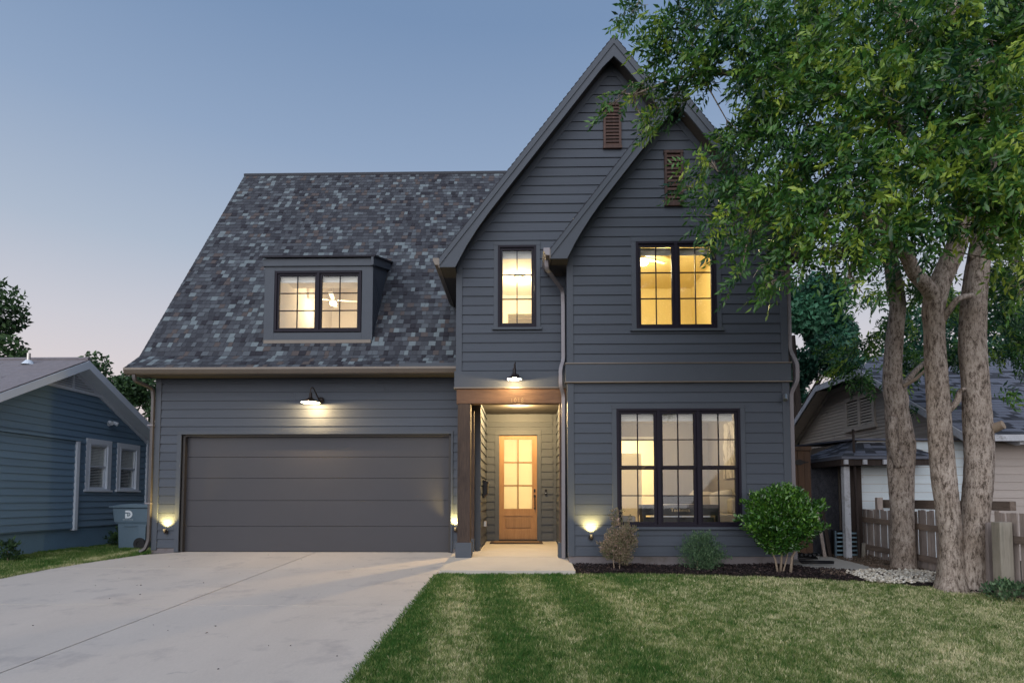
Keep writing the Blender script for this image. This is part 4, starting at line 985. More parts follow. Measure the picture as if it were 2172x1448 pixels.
b = MB(); b.tube([(-8.17, yo+.05, .86), (-8.10, yo+.05, .88), (-8.10, y1_-.05, .88), (-8.17, y1_-.05, .86)], .015, 8); b.build('handle', M['plastic'], t)
# emblem: a D with a small leaf, and the line of lettering below
b = MB(); ey = yo-.014; ex, ez, R_ = -8.69, .765, .085
def arc(r, n=12): return [(ex+r*math.cos(rad(a)), ez+r*math.sin(rad(a))) for a in np.linspace(-90, 90, n)]
oa, ia = arc(R_), arc(R_*.5)
for i in range(11):
    b.prism([(oa[i][0], ey, oa[i][1]), (oa[i+1][0], ey, oa[i+1][1]), (ia[i+1][0], ey, ia[i+1][1]), (ia[i][0], ey, ia[i][1])], (0, .003, 0))
b.box(ex-.075, ex, ey, ey+.003, ez+R_*.5, ez+R_); b.box(ex-.075, ex, ey, ey+.003, ez-R_, ez-R_*.5); b.box(ex-.075, ex-.032, ey, ey+.003, ez-R_*.5, ez+.018)
for a in (90, 35, 145, -20, 200, -90):
    c_, s_ = math.cos(rad(a)), math.sin(rad(a)); l = .034
    b.prism([(ex+.002+c_*l, ey, ez+s_*l), (ex+.002-s_*.009, ey, ez+c_*.009), (ex+.002-c_*.006, ey, ez-s_*.006), (ex+.002+s_*.009, ey, ez-c_*.009)], (0, .003, 0))
b.build('emblem', M['decal'], t)
textobj('lettering', 'CITY OF DALLAS', .030, (-8.70, ey, .638), (rad(90), 0, 0), M['decal'], t, .001, 1.0)

# ------------------------------------------------------------------ old cream house on the right
RH = thing('old_house', (13, 14, 0), 'old cream cottage with clipped gable and peeling boards behind the picket fence', 'house')
fr8 = Frame((8.7, 0, 0), (0, 1, 0), (-1, 0, 0))
rprof = [(-.1, 11.55, 18.9), (2.36, 11.55, 18.9), (3.0, 12.68, 18.6), (4.16, 14.66, 16.8)]
ow = sheath(RH, 'gable_wall', M['oldwood'], fr8, rprof, [], .12)
vY0, vY1, vZ0, vZ1 = 14.66, 15.86, 2.95, 3.70
siding(ow, M['oldwood'], fr8, [(1.45, 11.6, 18.85), (2.36, 11.6, 18.85), (3.0, 12.68, 18.6), (4.16, 14.66, 16.8)], [(vY0, vY1, vZ0, vZ1)], expo=.088, t=.014, nojoint=True, z0=1.45)
b = MB()
for (a, c, d, e) in ((vY0-.06, vY0+.04, vZ0-.06, vZ1+.06), (vY1-.04, vY1+.06, vZ0-.06, vZ1+.06), ((vY0+vY1)/2-.05, (vY0+vY1)/2+.05, vZ0, vZ1)): b.box(8.64, 8.70, a, c, d, e)
b.box(8.635, 8.70, vY0-.06, vY1+.06, vZ1-.03, vZ1+.07); b.box(8.635, 8.70, vY0-.10, vY1+.10, vZ0-.08, vZ0+.03)
gv = b.build('louvre_frame', M['oldwood'], RH)
b = MB(); b.box(8.69, 8.697, vY0, vY1, vZ0, vZ1); b.build('vent_back', M['ventdark'], gv)
for h in range(2):
    a = vY0+.05+h*.6; c = a+.50
    for k in range(9):
        z = vZ0+.05+k*.074; b = MB(); b.prism([(8.645, a, z), (8.645, c, z), (8.685, c, z+.055), (8.685, a, z+.055)], (0, 0, -.012)); b.build('slat', M['oldwood'], gv)
ff = FRONT(11.5)
b = MB(); b.box(8.72, 20, 11.55, 11.65, -.2, 2.4); rfw = b.build('front_wall', M['beige'], RH)
siding(rfw, M['beige'], FRONT(11.55), [(-.1, 8.62, 13.0), (2.3, 8.62, 13.0)], [], expo=.152, t=.012, nojoint=True)
b = MB(); b.box(8.60, 8.72, 11.49, 11.6, -.1, 2.3); b.build('corner_board', M['oldtrim'], RH)
rb = MB(); x0 = 8.3
Fp = [(x0, 11.1, 2.30), (24, 11.1, 2.30), (24, 15.6, 4.90), (9.6, 15.6, 4.90), (x0, 14.54, 4.288)]
rb.prism(Fp, (0, 0, -.08)); rb.prism([(x0, 14.54, 4.288), (9.6, 15.6, 4.90), (x0, 16.66, 4.288)], (0, 0, -.08))
rb.prism([(x0, 20.1, 2.30), (24, 20.1, 2.30), (24, 15.6, 4.90), (9.6, 15.6, 4.90), (x0, 16.66, 4.288)], (0, 0, -.08))
rr_ = rb.build('roof', M['rroof'], RH)
st = Stuff(); Vd = Vector((0, 4.5, 2.6)).normalized(); Ud = Vector((1, 0, 0)); Nd = Ud.cross(Vd); v = 0; r5 = random.Random(9); Ls = math.hypot(4.5, 2.6)
rm = [M['rroof'], M['shingle'][0], M['shingle'][6]]
while v < Ls-.05:
    y_ = 11.08+Vd.y*v; u = 8.28+max(0, (y_-14.54)*1.22)
    while u < 15:
        w = r5.choice((.16, .22, .28)); st.tab(Vector((u, y_, 2.305+Vd.z*v-.01)), Ud, Vd, Nd, w-.004, .155, .008+r5.uniform(0, .006), r5.choice((0, 0, 0, 0, 1, 2))); u += w
    v += .14
tag(st.b.build('shingles', rm, rr_), kind='stuff')
def band(p0, p1, h, th, name, m, par, off=0):
    b = MB(); p0, p1 = Vector(p0), Vector(p1); b.prism([p0, p1, p1-Vector((0, 0, h)), p0-Vector((0, 0, h))], Vector(th)); return b.build(name, m, par)
band((8.285, 11.05, 2.27), (8.285, 14.54, 4.285), .16, (-.03, 0, 0), 'rake_board', M['oldtrim'], rr_)
band((8.285, 14.54, 4.285), (8.285, 16.68, 4.285), .16, (-.03, 0, 0), 'rake_board', M['oldtrim'], rr_)
band((8.285, 16.68, 4.285), (8.285, 20.1, 2.31), .16, (-.03, 0, 0), 'rake_board', M['oldtrim'], rr_)
band((8.3, 11.07, 2.295), (20, 11.07, 2.295), .12, (0, -.03, 0), 'fascia', M['oldtrim'], rr_)
for i in range(8):
    xx = 9.25+i*.85; b = MB(); b.prism([(xx, 11.12, 2.20), (xx, 11.55, 2.36), (xx, 11.55, 2.22), (xx, 11.2, 2.10), (xx, 11.12, 2.12)], (.08, 0, 0)); b.build('rafter_tail', M['oldtrim'], rr_)
for (p0, p1) in (((8.69, 11.7, 2.42), (8.69, 14.6, 4.12)), ((8.69, 14.6, 4.15), (8.69, 16.7, 4.15)), ((8.69, 16.7, 4.15), (8.69, 18.9, 2.88))):
    band(p0, p1, .12, (-.07, 0, 0), 'frieze_board', M['oldwood'], rr_)
b = MB(); b.prism([(8.31, 16.66, 4.15), (8.31, 20, 2.22), (8.31, 20, 2.20), (8.31, 16.66, 4.13)], (.38, 0, 0)); b.build('rake_soffit', M['oldwood'], rr_); b = MB(); b.prism([(8.31, 11.15, 2.21), (8.31, 14.54, 4.17), (8.31, 14.54, 4.15), (8.31, 11.15, 2.19)], (.38, 0, 0)); b.build('rake_soffit', M['oldwood'], rr_)
# boarded lean-to with peeling white planks
b = MB(); b.box(6.55, 8.6, 11.66, 14.0, -.1, 2.24); lt = b.build('lean_to', M['oldwood'], RH)
siding(lt, M['oldwhite'], FRONT(11.66), [(-.1, 6.55, 8.60), (2.24, 6.55, 8.60)], [], expo=.166, t=.012, maxlen=1.2)
b = MB(); b.prism([(6.45, 11.55, 2.245), (8.68, 11.55, 2.245), (8.68, 14.1, 2.34), (6.45, 14.1, 2.34)], (0, 0, .035)); b.build('lean_to_roof', M['rroof'], RH)
b = MB(); b.box(6.47, 6.56, 11.56, 11.7, -.1, 1.88); b.build('corner_post', M['darkwood'], lt)
# porch with small hip roof
po = MB(); E_ = [(5.95, 11.1, 1.90), (7.75, 11.1, 1.90), (7.75, 12.9, 1.90), (5.95, 12.9, 1.90)]; T_ = [(6.62, 11.85, 2.30), (7.2, 11.85, 2.30), (7.2, 12.2, 2.30), (6.62, 12.2, 2.30)]
po.add(E_+T_+[(x, y, z-.05) for x, y, z in E_], [(0, 1, 5, 4), (1, 2, 6, 5), (2, 3, 7, 6), (3, 0, 4, 7), (4, 5, 6, 7), (8, 9, 1, 0), (9, 10, 2, 1), (10, 11, 3, 2), (11, 8, 0, 3), (11, 10, 9, 8)])
por = po.build('porch_roof', M['rroof'], RH)
st = Stuff()
for k in range(7):
    t0 = k/7; t1 = (k+1)/7+.01
    def L(a, c, t): return Vector(a).lerp(Vector(c), t)
    for (a0, a1, c0, c1) in ((E_[0], E_[1], T_[0], T_[1]), (E_[3], E_[0], T_[3], T_[0])):
        p, q, r_, s_ = L(a0, c0, t0), L(a1, c1, t0), L(a1, c1, t1), L(a0, c0, t1); n_ = (q-p).cross(s_-p).normalized(); m_ = 8
        for i in range(m_):
            A, B_ = i/m_, (i+.97)/m_; st.b.mi = r5.choice((0, 0, 1, 2)); h = n_*(.010+r5.uniform(0, .006))
            st.b.prism([p.lerp(q, A)+h, p.lerp(q, B_)+h, s_.lerp(r_, B_)+n_*.003, s_.lerp(r_, A)+n_*.003], -n_*.006)
tag(st.b.build('shingles', rm, por), kind='stuff')
b = MB(); b.box(5.96, 7.7, 11.14, 11.17, 1.73, 1.845); b.box(5.96, 5.99, 11.17, 12.8, 1.73, 1.845); b.build('porch_fascia', M['darkwood'], RH)
for xx in (6.0, 6.35, 6.72, 7.1): b = MB(); b.box(xx, xx+.07, 11.10, 11.139, 1.75, 1.84); b.build('rafter_end', M['oldtrim'], RH)
b = MB(); b.box(6.06, 6.17, 11.25, 11.36, -.05, 1.73); b.build('porch_post', M['oldtrim'], RH, bevel=.005)
b = MB(); b.box(5.55, 6.5, 12.3, 12.34, -.05, 1.80); b.build('board_panel', M['osb'], RH)
b = MB(); b.box(6.20, 6.46, 11.62, 11.66, -.05, 1.80); b.build('board_panel', M['darkwood'], RH)
b = MB(); b.box(6.0, 6.1, 12.36, 14.0, -.05, 1.85); b.build('porch_wall', M['darkwood'], RH)

# ------------------------------------------------------------------ cedar gate, odds and ends beside the path
t = thing('cedar_gate', (5.1, 11.3, 0), 'tall brown cedar gate with black hinge beside the dark house', 'gate')
for i in range(6):
    b = MB(); x = 4.73+i*.124; b.box(x, x+.118, 11.3+(i % 2)*.004, 11.325+(i % 2)*.004, .04, 2.02); b.build('board', M['cedar'], t)
b = MB(); b.box(4.72, 5.47, 11.26, 11.34, 2.025, 2.10); b.build('top_rail', M['cedar'], t)
for z in (1.80, .50):
    b = MB(); b.box(5.08, 5.42, 11.285, 11.295, z-.012, z+.012)
    b.prism([(5.14, 11.283, z), (5.20, 11.283, z+.05), (5.26, 11.283, z+.055), (5.32, 11.283, z+.03), (5.40, 11.283, z), (5.32, 11.283, z-.03), (5.26, 11.283, z-.055), (5.20, 11.283, z-.05)], (0, .015, 0)); b.build('hinge', M['black'], t)
def stick(name, p, q, w, th, m, lab, cat, grp=None):
    b = MB(); p, q = Vector(p), Vector(q); b.prism([p, p+Vector((w, 0, 0)), q+Vector((w, 0, 0)), q], (0, th, 0)); o = b.build(name, m, origin=p, bevel=.003); return tag(o, lab, cat, grp)
stick('leaning_board', (5.86, 11.5, -.03), (5.76, 11.62, 1.10), .07, .03, M['darkwood'], 'longer weathered board leaning under the old porch, left of the blue slats', 'board')
stick('leaning_board', (5.74, 11.45, -.03), (5.68, 11.6, .92), .06, .03, M['fence'], 'shorter grey board leaning beside the cedar gate', 'board')
stick('leaning_board', (6.44, 11.42, -.03), (6.50, 11.5, .26), .07, .03, M['fencepost'], 'short pale board stub at the right of the blue slats', 'board')
stick('metal_pole', (6.26, 11.2, -.03), (6.23, 11.22, 2.42), .035, .035, M['darkwood'], 'thin dark pole rising past the hip roof of the old porch', 'pole')
t = thing('slatted_rack', (6.15, 11.6, 0), 'blue slatted rack standing on the path under the old porch', 'rack')
for k in range(6): b = MB(); z = .03+k*.082; b.box(5.97, 6.36+.02*math.sin(k), 11.42-.012*k, 11.50-.012*k, z, z+.026); b.build('slat', M['plastic2'], t)
b = MB(); b.box(6.365, 6.395, 11.4, 11.44, -.03, .53); b.box(5.94, 5.965, 11.4, 11.44, -.03, .5); b.build('side_rail', M['plastic'], t)
b = MB(); b.box(5.97, 6.36, 11.56, 11.60, -.03, .5); b.build('back_panel', M['black'], t)
t = thing('bench_frame', (4.95, 10.6, 0), 'folded black metal frame lying on the path beside the dark house', 'metal frame')
for (x, y, z, l, w_) in ((4.82, 10.35, .0, .55, .12), (4.80, 10.6, .05, .42, .2)):
    b = MB(); b.tube([(x, y, z), (x+l, y+.05, z), (x+l+.05, y+w_, z+.01), (x+.03, y+w_+.06, z+.02), (x, y, z)], .018, 8); b.build('tube_frame', M['black'], t, smooth=True)
for k in range(6): b = MB(); b.box(4.84+k*.075, 4.89+k*.075, 10.62, 10.85, .08+.008*(k % 3), .12+.008*(k % 3)); b.build('pad', M['rubber'], t, bevel=.01)

# ------------------------------------------------------------------ picket fence
fr_ = random.Random(21)
def fence(name, p0, p1, step, w, top, label, rails, both=False, m=M['fence']):
    t = thing(name, (p0[0], p0[1], G(p0[1])), label, 'fence'); P0, P1 = Vector((*p0, 0)), Vector((*p1, 0)); d = (P1-P0); L = d.length; d.normalize(); n = Vector((d.y, -d.x, 0))
    if n.x > 0: n = -n
    s = 0; i = 0
    while s < L-w:
        p = P0+d*s; zb = G(p.y)-.03+fr_.uniform(0, .03); zt = top+fr_.uniform(-.018, .018); ww = w*fr_.uniform(.92, 1.03); side = (-.012 if (both and i % 2) else -.03); lean = fr_.uniform(-.008, .008)
        b = MB(); q0 = p+n*side; b.prism([(q0.x, q0.y, zb), (q0.x+d.x*ww, q0.y+d.y*ww, zb), (q0.x+d.x*(ww+lean), q0.y+d.y*(ww+lean), zt), (q0.x+d.x*lean, q0.y+d.y*lean, zt+fr_.uniform(-.008, .008))], n*.018)
        b.build('picket', m, t); s += step; i += 1
    for z in rails:
        b = MB(); q0, q1 = P0+n*.0, P1+n*.0; b.prism([(q0.x, q0.y, z+G(q0.y)), (q1.x, q1.y, z+G(q1.y)), (q1.x, q1.y, z+.10+G(q1.y)), (q0.x, q0.y, z+.10+G(q0.y))], n*.04); b.build('rail', M['fencex'], t)
    return t
f1 = fence('picket_fence', (6.60, 11.72), (6.80, 9.05), .095, .086, .90, 'low weathered picket fence running back behind the tree trunks', (.16, .68), both=True)
f2 = fence('picket_fence', (6.52, 8.32), (6.55, 6.6), .098, .088, .93, 'nearer stretch of grey picket fence at the right edge of the lawn', (.02, .72), both=True)
for (x, y, z, w_, par) in ((6.54, 11.78, 1.24, .13, f1), (6.62, 10.55, .78, .10, f1)):
    b = MB(); b.box(x-w_/2, x+w_/2, y-.04, y+.04, G(y)-.05, z); b.build('post', M['fence'], par, bevel=.006)
b = MB(); b.box(6.30, 6.47, 7.95, 8.1, G(8)-.05, .80); b.build('post', M['fencepost'], f2, bevel=.012)
b = MB(); b.box(6.39, 6.46, 8.28, 8.34, G(8)-.05, .78); b.build('post', M['fence'], f2, bevel=.006)
b = MB(); b.prism([(6.78, 11.35, .93), (6.78, 11.35, 1.09), (7.22, 8.9, 1.07), (7.22, 8.9, .93)], (.09, 0, 0)); tag(b.build('timber_beam', M['fencex'], origin=(6.78, 11.35, .93), bevel=.006), 'weathered square beam lying level along the top of the picket fence', 'beam')
b = MB(); b.box(6.58, 6.68, 11.1, 11.18, .90, 1.13); tag(b.build('stub_post', M['fence'], origin=(6.6, 11.1, .9)), 'short stub post holding the left end of the weathered beam', 'post')

# ------------------------------------------------------------------ foliage
RG = np.random.default_rng(11)
def norm(a): return a/np.maximum(np.linalg.norm(a, axis=1, keepdims=True), 1e-6)
def leaves(P, D, size, aspect, tint, up=None, fold=.25):
    n = len(P); r = norm(RG.normal(size=(n, 3))); D = norm(D); Sd = norm(np.cross(D, r)); Nn = np.cross(D, Sd)
    s = size if np.ndim(size) else np.full(n, size); s = s[:, None]; w = s*aspect*.5
    base = P; tip = P+D*s-Nn*s*.12; l = P+D*s*.45+Sd*w+Nn*w*fold; rr = P+D*s*.45-Sd*w+Nn*w*fold
    V = np.stack([base, l, tip, rr], 1).reshape(-1, 3); k = np.arange(n)[:, None]*4
    T = np.concatenate([k+np.array([[0, 3, 2]]), k+np.array([[0, 2, 1]])], 0)
    return V, T, np.repeat(tint, 4)
def blob_points(blobs, k, shell=.0, ymin=.28):
    out = []; own = []
    for i, (x, y, z, r) in enumerate(blobs):
        n = max(6, int(k*r*r)); p = norm(RG.normal(size=(n, 3)))*(RG.random((n, 1))**(1/3)*(1-shell)+shell)
        out.append(np.array([x, y, z])+p*np.array([r, max(r, ymin), r])); own += [i]*n
    return np.concatenate(out), np.array(own)
def compound(P, A, nl, L, size, tint):
    # pinnate leaves: pairs of leaflets along a drooping axis
    n = len(P); A = norm(A); r = norm(RG.normal(size=(n, 3))); Sd = norm(np.cross(A, r)); PP = []; DD = []; TT = []; SS = []
    for j in range(nl):
        t = (j+1)/nl; c = P+A*(L*t)+np.array([0, 0, -1])*(L*t*t*.30); sg = 1 if j % 2 else -1
        d = A*(.55 if j < nl-1 else 1.5)+Sd*sg*(.95 if j < nl-1 else .1)+np.array([0, 0, -.45])+RG.normal(size=(n, 3))*.16
        PP.append(c); DD.append(d); TT.append(tint+RG.normal(size=n)*.05); SS.append(size*RG.uniform(.75, 1.15, n))
    return np.concatenate(PP), np.concatenate(DD), np.clip(np.concatenate(TT), 0, 1), np.concatenate(SS)
NCR = 63
CROWN = [(1.52, 7.6, 7.63, 0.274), (1.79, 7.4, 7.23, 0.355), (2.22, 7.2, 7.18, 0.461), (2.85, 7, 6.88, 0.616), (3.76, 7, 6.87, 0.728), (4.6, 6.8, 6.63, 0.762), (5.31, 6.6, 6.4, 0.739), (5.9, 6.6, 6.5, 0.634), (1.8, 7.6, 6.81, 0.274), (2.07, 7.6, 6.48, 0.274), (1.93, 7.5, 6.99, 0.24), (2.27, 7.2, 6.62, 0.403), (2.83, 7, 6.28, 0.336), (3.35, 6.9, 6.02, 0.607), (3.95, 6.6, 5.74, 0.634), (4.61, 6.4, 5.48, 0.666), (5.24, 6.3, 5.35, 0.655), (1.6, 7.9, 6.66, 0.177), (1.39, 8, 6.77, 0.154), (1.26, 8, 6.62, 0.09), (1.87, 7.8, 6.32, 0.25), (1.73, 7.9, 6.19, 0.158), (2.04, 7.7, 6.68, 0.246), (2.16, 7.7, 6.38, 0.185), (2.39, 7.4, 6.52, 0.237), (2.74, 7.4, 5.76, 0.296), (3.01, 7.2, 5.69, 0.346), (3.28, 6.9, 5.26, 0.497), (3.72, 6.6, 4.96, 0.581), (4.25, 6.3, 4.67, 0.605), (4.88, 6.2, 4.51, 0.645), (5.37, 6.2, 4.45, 0.546), (3.05, 7, 5.98, 0.28), (2.46, 7.5, 5.48, 0.24), (2.18, 7.6, 5.54, 0.134), (2.14, 7.7, 5.24, 0.148), (2.39, 7.5, 5.1, 0.24), (2.68, 7.3, 5.02, 0.35), (3.03, 7, 4.8, 0.448), (3.38, 6.6, 4.36, 0.475), (3.78, 6.3, 4.1, 0.454), (4.26, 6.2, 4.05, 0.397), (5.1, 6.2, 3.99, 0.397), (4.87, 6.4, 4.3, 0.307), (2.35, 7.4, 4.64, 0.207), (2.58, 7.2, 4.49, 0.288), (2.83, 7.1, 4.32, 0.284), (2.46, 7.2, 4.19, 0.184), (2.71, 7.1, 4.05, 0.17), (3.08, 6.9, 4.11, 0.331), (3.42, 6.7, 3.91, 0.295), (3.72, 6.4, 3.73, 0.23), (3.92, 6.3, 3.84, 0.202), (2.85, 6.9, 3.85, 0.166), (2.61, 7, 3.78, 0.101), (2.9, 6.9, 3.6, 0.121), (3.07, 6.9, 3.71, 0.138), (3.24, 6.8, 3.76, 0.163), (3.56, 6.4, 3.46, 0.113), (3.66, 6.4, 3.33, 0.061), (5.51, 6.6, 3.74, 0.264), (5.75, 6.8, 3.49, 0.19), (4.91, 5.9, 4.14, 0.283), (6.94, 11.5, 5.15, 0.322), (7.6, 12, 4.73, 0.432), (6.82, 11.5, 4.21, 0.368), (5.99, 11, 3.63, 0.352), (6.42, 11, 3.45, 0.308), (6.09, 11.5, 4.07, 0.276), (7.86, 12, 3.95, 0.48), (8.66, 12, 5.12, 0.48), (8.72, 12, 4.14, 0.432), (9.06, 11, 4.6, 0.484), (8.86, 11, 3.89, 0.352), (8.86, 10.5, 3.59, 0.336), (8.1, 10, 2.91, 0.224), (7.51, 11, 4.97, 0.352), (8.43, 10.5, 4.95, 0.42), (7.3, 11.5, 3.46, 0.276), (8.5, 12, 3.27, 0.269), (7.83, 12, 2.99, 0.192), (8.38, 10, 3.96, 0.36)]
t = thing('shade_tree', (6.2, 8.6, -.15), 'big leafy tree with two joined mottled trunks and a crown filling the upper right', 'tree')
def trunk(name, pts, rs_, parent, seed=0, lump=.07, n=18):
    pts = [Vector(p) for p in pts]; out = []; ro = []
    for i in range(len(pts)-1):
        p0, p1, p2, p3 = pts[max(i-1, 0)], pts[i], pts[i+1], pts[min(i+2, len(pts)-1)]
        m_ = max(3, int((p2-p1).length/.06))
        for k in range(m_):
            s = k/m_; out.append(.5*((2*p1)+(-p0+p2)*s+(2*p0-5*p1+4*p2-p3)*s*s+(-p0+3*p1-3*p2+p3)*s**3)); ro.append(rs_[i]+(rs_[i+1]-rs_[i])*s)
    out.append(pts[-1]); ro.append(rs_[-1]); b = MB(); b.tube(out, ro, n); r_ = random.Random(seed)
    ph = [r_.uniform(0, 6.28) for _ in range(6)]
    for i, p in enumerate(out):
        for k in range(n):
            a = 2*math.pi*k/n; q = Vector(b.v[i*n+k]); h = i*.06
            f_ = 1+lump*(math.sin(2*a+h*1.3+ph[0])+.7*math.sin(3*a-h*2.1+ph[1])+.5*math.sin(5*a+h*4+ph[2]))+.018*r_.uniform(-1, 1)
            b.v[i*n+k] = tuple(p+(q-p)*f_)
    return b.build(name, M['bark'], parent, smooth=True)
trunk('trunk', [(6.02, 8.5, -.22), (6.03, 8.5, 0), (6.046, 8.5, .557), (6.0, 8.5, 1.358), (5.94, 8.5, 2.303), (5.933, 8.5, 3.5), (5.975, 8.5, 4.05), (6.235, 8.4, 4.75), (6.35, 8.2, 5.5), (6.2, 7.9, 6.6), (5.7, 7.6, 7.8)], [.26, .195, .145, .155, .135, .125, .15, .14, .13, .11, .07], t, 1)
trunk('trunk', [(6.27, 8.55, -.22), (6.29, 8.55, -.05), (6.40, 8.5, .823), (6.495, 8.5, 1.626), (6.48, 8.5, 2.71), (6.466, 8.5, 3.53), (6.68, 8.5, 4.92), (6.91, 8.4, 6.33), (7.1, 8.2, 8.5)], [.29, .235, .185, .185, .16, .155, .14, .12, .07], t, 2)
trunk('trunk', [(6.43, 8.42, -.22), (6.44, 8.44, 0), (6.44, 8.47, .5), (6.46, 8.5, 1.0)], [.13, .12, .11, .06], t, 9)
trunk('limb', [(6.02, 8.45, 2.35), (6.14, 8.40, 2.48), (6.17, 8.38, 2.62), (6.24, 8.36, 2.66)], [.06, .045, .035, .022], t, 41, .06, 8)
b = MB(); b.tube([(6.6, 8.45, 2.08), (6.69, 8.30, 2.14)], [.075, .062], 14); b.build('cut_branch_stub', M['stem'], t)
LIMBS = [([(5.96, 8.5, 3.98), (5.72, 8.35, 4.15), (5.544, 8.3, 4.3), (5.30, 8.15, 4.55), (4.6, 7.8, 4.9), (3.6, 7.4, 5.0), (2.9, 7.3, 4.7)], [.10, .095, .09, .08, .06, .035, .015]),
 ([(6.3, 8.3, 5.2), (5.6, 7.9, 5.7), (4.6, 7.6, 6.2), (3.4, 7.4, 6.5), (2.3, 7.4, 6.6), (1.5, 7.7, 6.55)], [.09, .075, .06, .045, .028, .01]),
 ([(6.2, 7.9, 6.5), (5.2, 7.6, 7.3), (4.0, 7.3, 7.8), (2.6, 7.4, 7.9), (1.8, 7.5, 8.0)], [.08, .06, .05, .03, .01]),
 ([(5.6, 7.8, 5.8), (4.87, 7.3, 6.78), (4.75, 7.3, 6.95), (4.9, 7.4, 7.6), (4.6, 7.3, 8.4)], [.07, .055, .05, .045, .03]),
 ([(4.75, 7.5, 4.9), (4.1, 7.1, 4.3), (3.7, 6.9, 4.0)], [.04, .025, .012]),
 ([(6.68, 8.5, 4.9), (7.2, 7.8, 5.6), (7.3, 7.2, 6.4), (7.0, 6.8, 7.4)], [.09, .07, .05, .03]),
 ([(6.5, 8.5, 4.6), (6.9, 7.9, 4.9), (7.1, 7.0, 4.7), (7.0, 6.4, 4.4)], [.07, .05, .03, .015]),
 ([(6.35, 8.2, 5.5), (6.0, 7.2, 6.0), (5.4, 6.5, 6.0), (4.6, 6.2, 5.6)], [.08, .06, .04, .02]),
 ([(6.0, 8.5, 3.6), (6.12, 8.3, 3.9), (6.4, 8.4, 4.0)], [.05, .045, .04])]
for i, (p, r) in enumerate(LIMBS): trunk('limb', p, r, t, 10+i, .05, 10)
LP_ = [Vector(q) for p, r in LIMBS for q in p]
b = MB(); tw = random.Random(4)
for (x, y, z, r) in CROWN[:NCR]:
    c = Vector((x, y, z)); q = min(LP_, key=lambda a: (a-c).length)
    if (q-c).length > 1.9 or q.z < z-2.5 or (math.hypot(q.x-c.x, q.y-c.y) < .35 and q.z-c.z > .5): continue
    m1 = q.lerp(c, .5)+Vector((tw.uniform(-.1, .1), tw.uniform(-.1, .1), .10)); b.tube([q, m1, c], [.013, .009, .005], 5, cap=False)
    for k in range(4):
        e = c+Vector((tw.uniform(-1, 1), tw.uniform(-1, 1), tw.uniform(-.9, .6)))*r*.9; b.tube([m1.lerp(c, .6), c.lerp(e, .5)+Vector((0, 0, .04)), e], [.007, .005, .003], 4, cap=False)
tag(b.build('twigs', M['bark'], t), kind='stuff')
def tree_crown(blobs, k, L, size, cen, parent, matl, seed=0, nl=9, droop=-.45, name='crown', aspect=.36, tscale=.24, tbase=.42):
    blobs = [(x, y, z, max(.10, r-.11)) for x, y, z, r in blobs]; P, own = blob_points(blobs, k); bt = RG.normal(size=len(blobs))*.13
    A = P-np.array(cen); A = norm(A)*np.array([1, 1, .3])+np.array([0, 0, droop])+RG.normal(size=P.shape)*.55
    tint = np.clip(tbase+bt[own]+RG.normal(size=len(P))*tscale, 0, 1)
    PP, DD, TT, SS = compound(P, A, nl, L, size, tint)
    V, T, c = leaves(PP, DD, SS, aspect, TT)
    return tag(trimesh(name, V, T, c, matl, parent), kind='stuff')
tree_crown(CROWN[:NCR], 690, .26, .105, (6.3, 8.8, 5.5), t, M['leaf'])
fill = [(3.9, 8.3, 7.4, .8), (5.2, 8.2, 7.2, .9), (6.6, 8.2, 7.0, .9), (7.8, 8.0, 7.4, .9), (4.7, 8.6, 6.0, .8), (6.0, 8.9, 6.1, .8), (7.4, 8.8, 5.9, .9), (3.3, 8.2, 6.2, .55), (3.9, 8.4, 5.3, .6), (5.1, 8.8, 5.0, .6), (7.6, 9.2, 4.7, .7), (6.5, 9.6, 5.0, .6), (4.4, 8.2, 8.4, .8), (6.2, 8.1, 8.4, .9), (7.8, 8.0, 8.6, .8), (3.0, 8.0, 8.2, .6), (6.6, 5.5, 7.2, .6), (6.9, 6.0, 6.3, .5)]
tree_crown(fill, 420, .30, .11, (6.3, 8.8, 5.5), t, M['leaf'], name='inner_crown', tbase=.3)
t2 = thing('fence_tree', (6.45, 10.2, -.1), 'single mottled trunk left of the double trunk, with a sawn stub and a broken branch', 'tree')
trunk('trunk', [(6.455, 10.2, -.2), (6.455, 10.2, -.0), (6.465, 10.2, .765), (6.45, 10.2, 1.5), (6.47, 10.2, 2.055), (6.42, 10.2, 2.7), (6.375, 10.2, 3.2), (6.44, 10.2, 3.9), (6.50, 10.2, 4.44), (6.45, 10.2, 4.9), (6.2, 9.9, 5.6), (6.0, 9.6, 6.6)], [.26, .205, .175, .18, .205, .165, .145, .135, .135, .13, .10, .05], t2, 3)
trunk('limb', [(6.38, 10.1, 1.65), (6.27, 10.06, 2.0), (6.25, 10.05, 2.3), (6.27, 10.05, 2.48)], [.09, .085, .08, .065], t2, 31, .05, 12)
trunk('limb', [(6.5, 10.2, 2.4), (6.60, 10.25, 2.8), (6.62, 10.3, 3.05), (6.95, 10.5, 3.35), (7.3, 10.7, 3.6)], [.08, .07, .06, .05, .03], t2, 32, .05, 10)
b = MB(); b.tube([(6.48, 10.08, 3.02), (6.62, 9.98, 3.12), (6.78, 9.9, 3.30)], [.035, .030, .018], 8); b.build('broken_branch', M['stem'], t2)
b = MB(); b.tube([(6.45, 10.1, 4.75), (6.42, 9.98, 4.75)], [.09, .08], 12); b.build('cut_branch_stub', M['stem'], t2)
tree_crown(CROWN[NCR:], 650, .26, .11, (6.5, 10.5, 4), t2, M['leaf'], tbase=.28, name='crown')

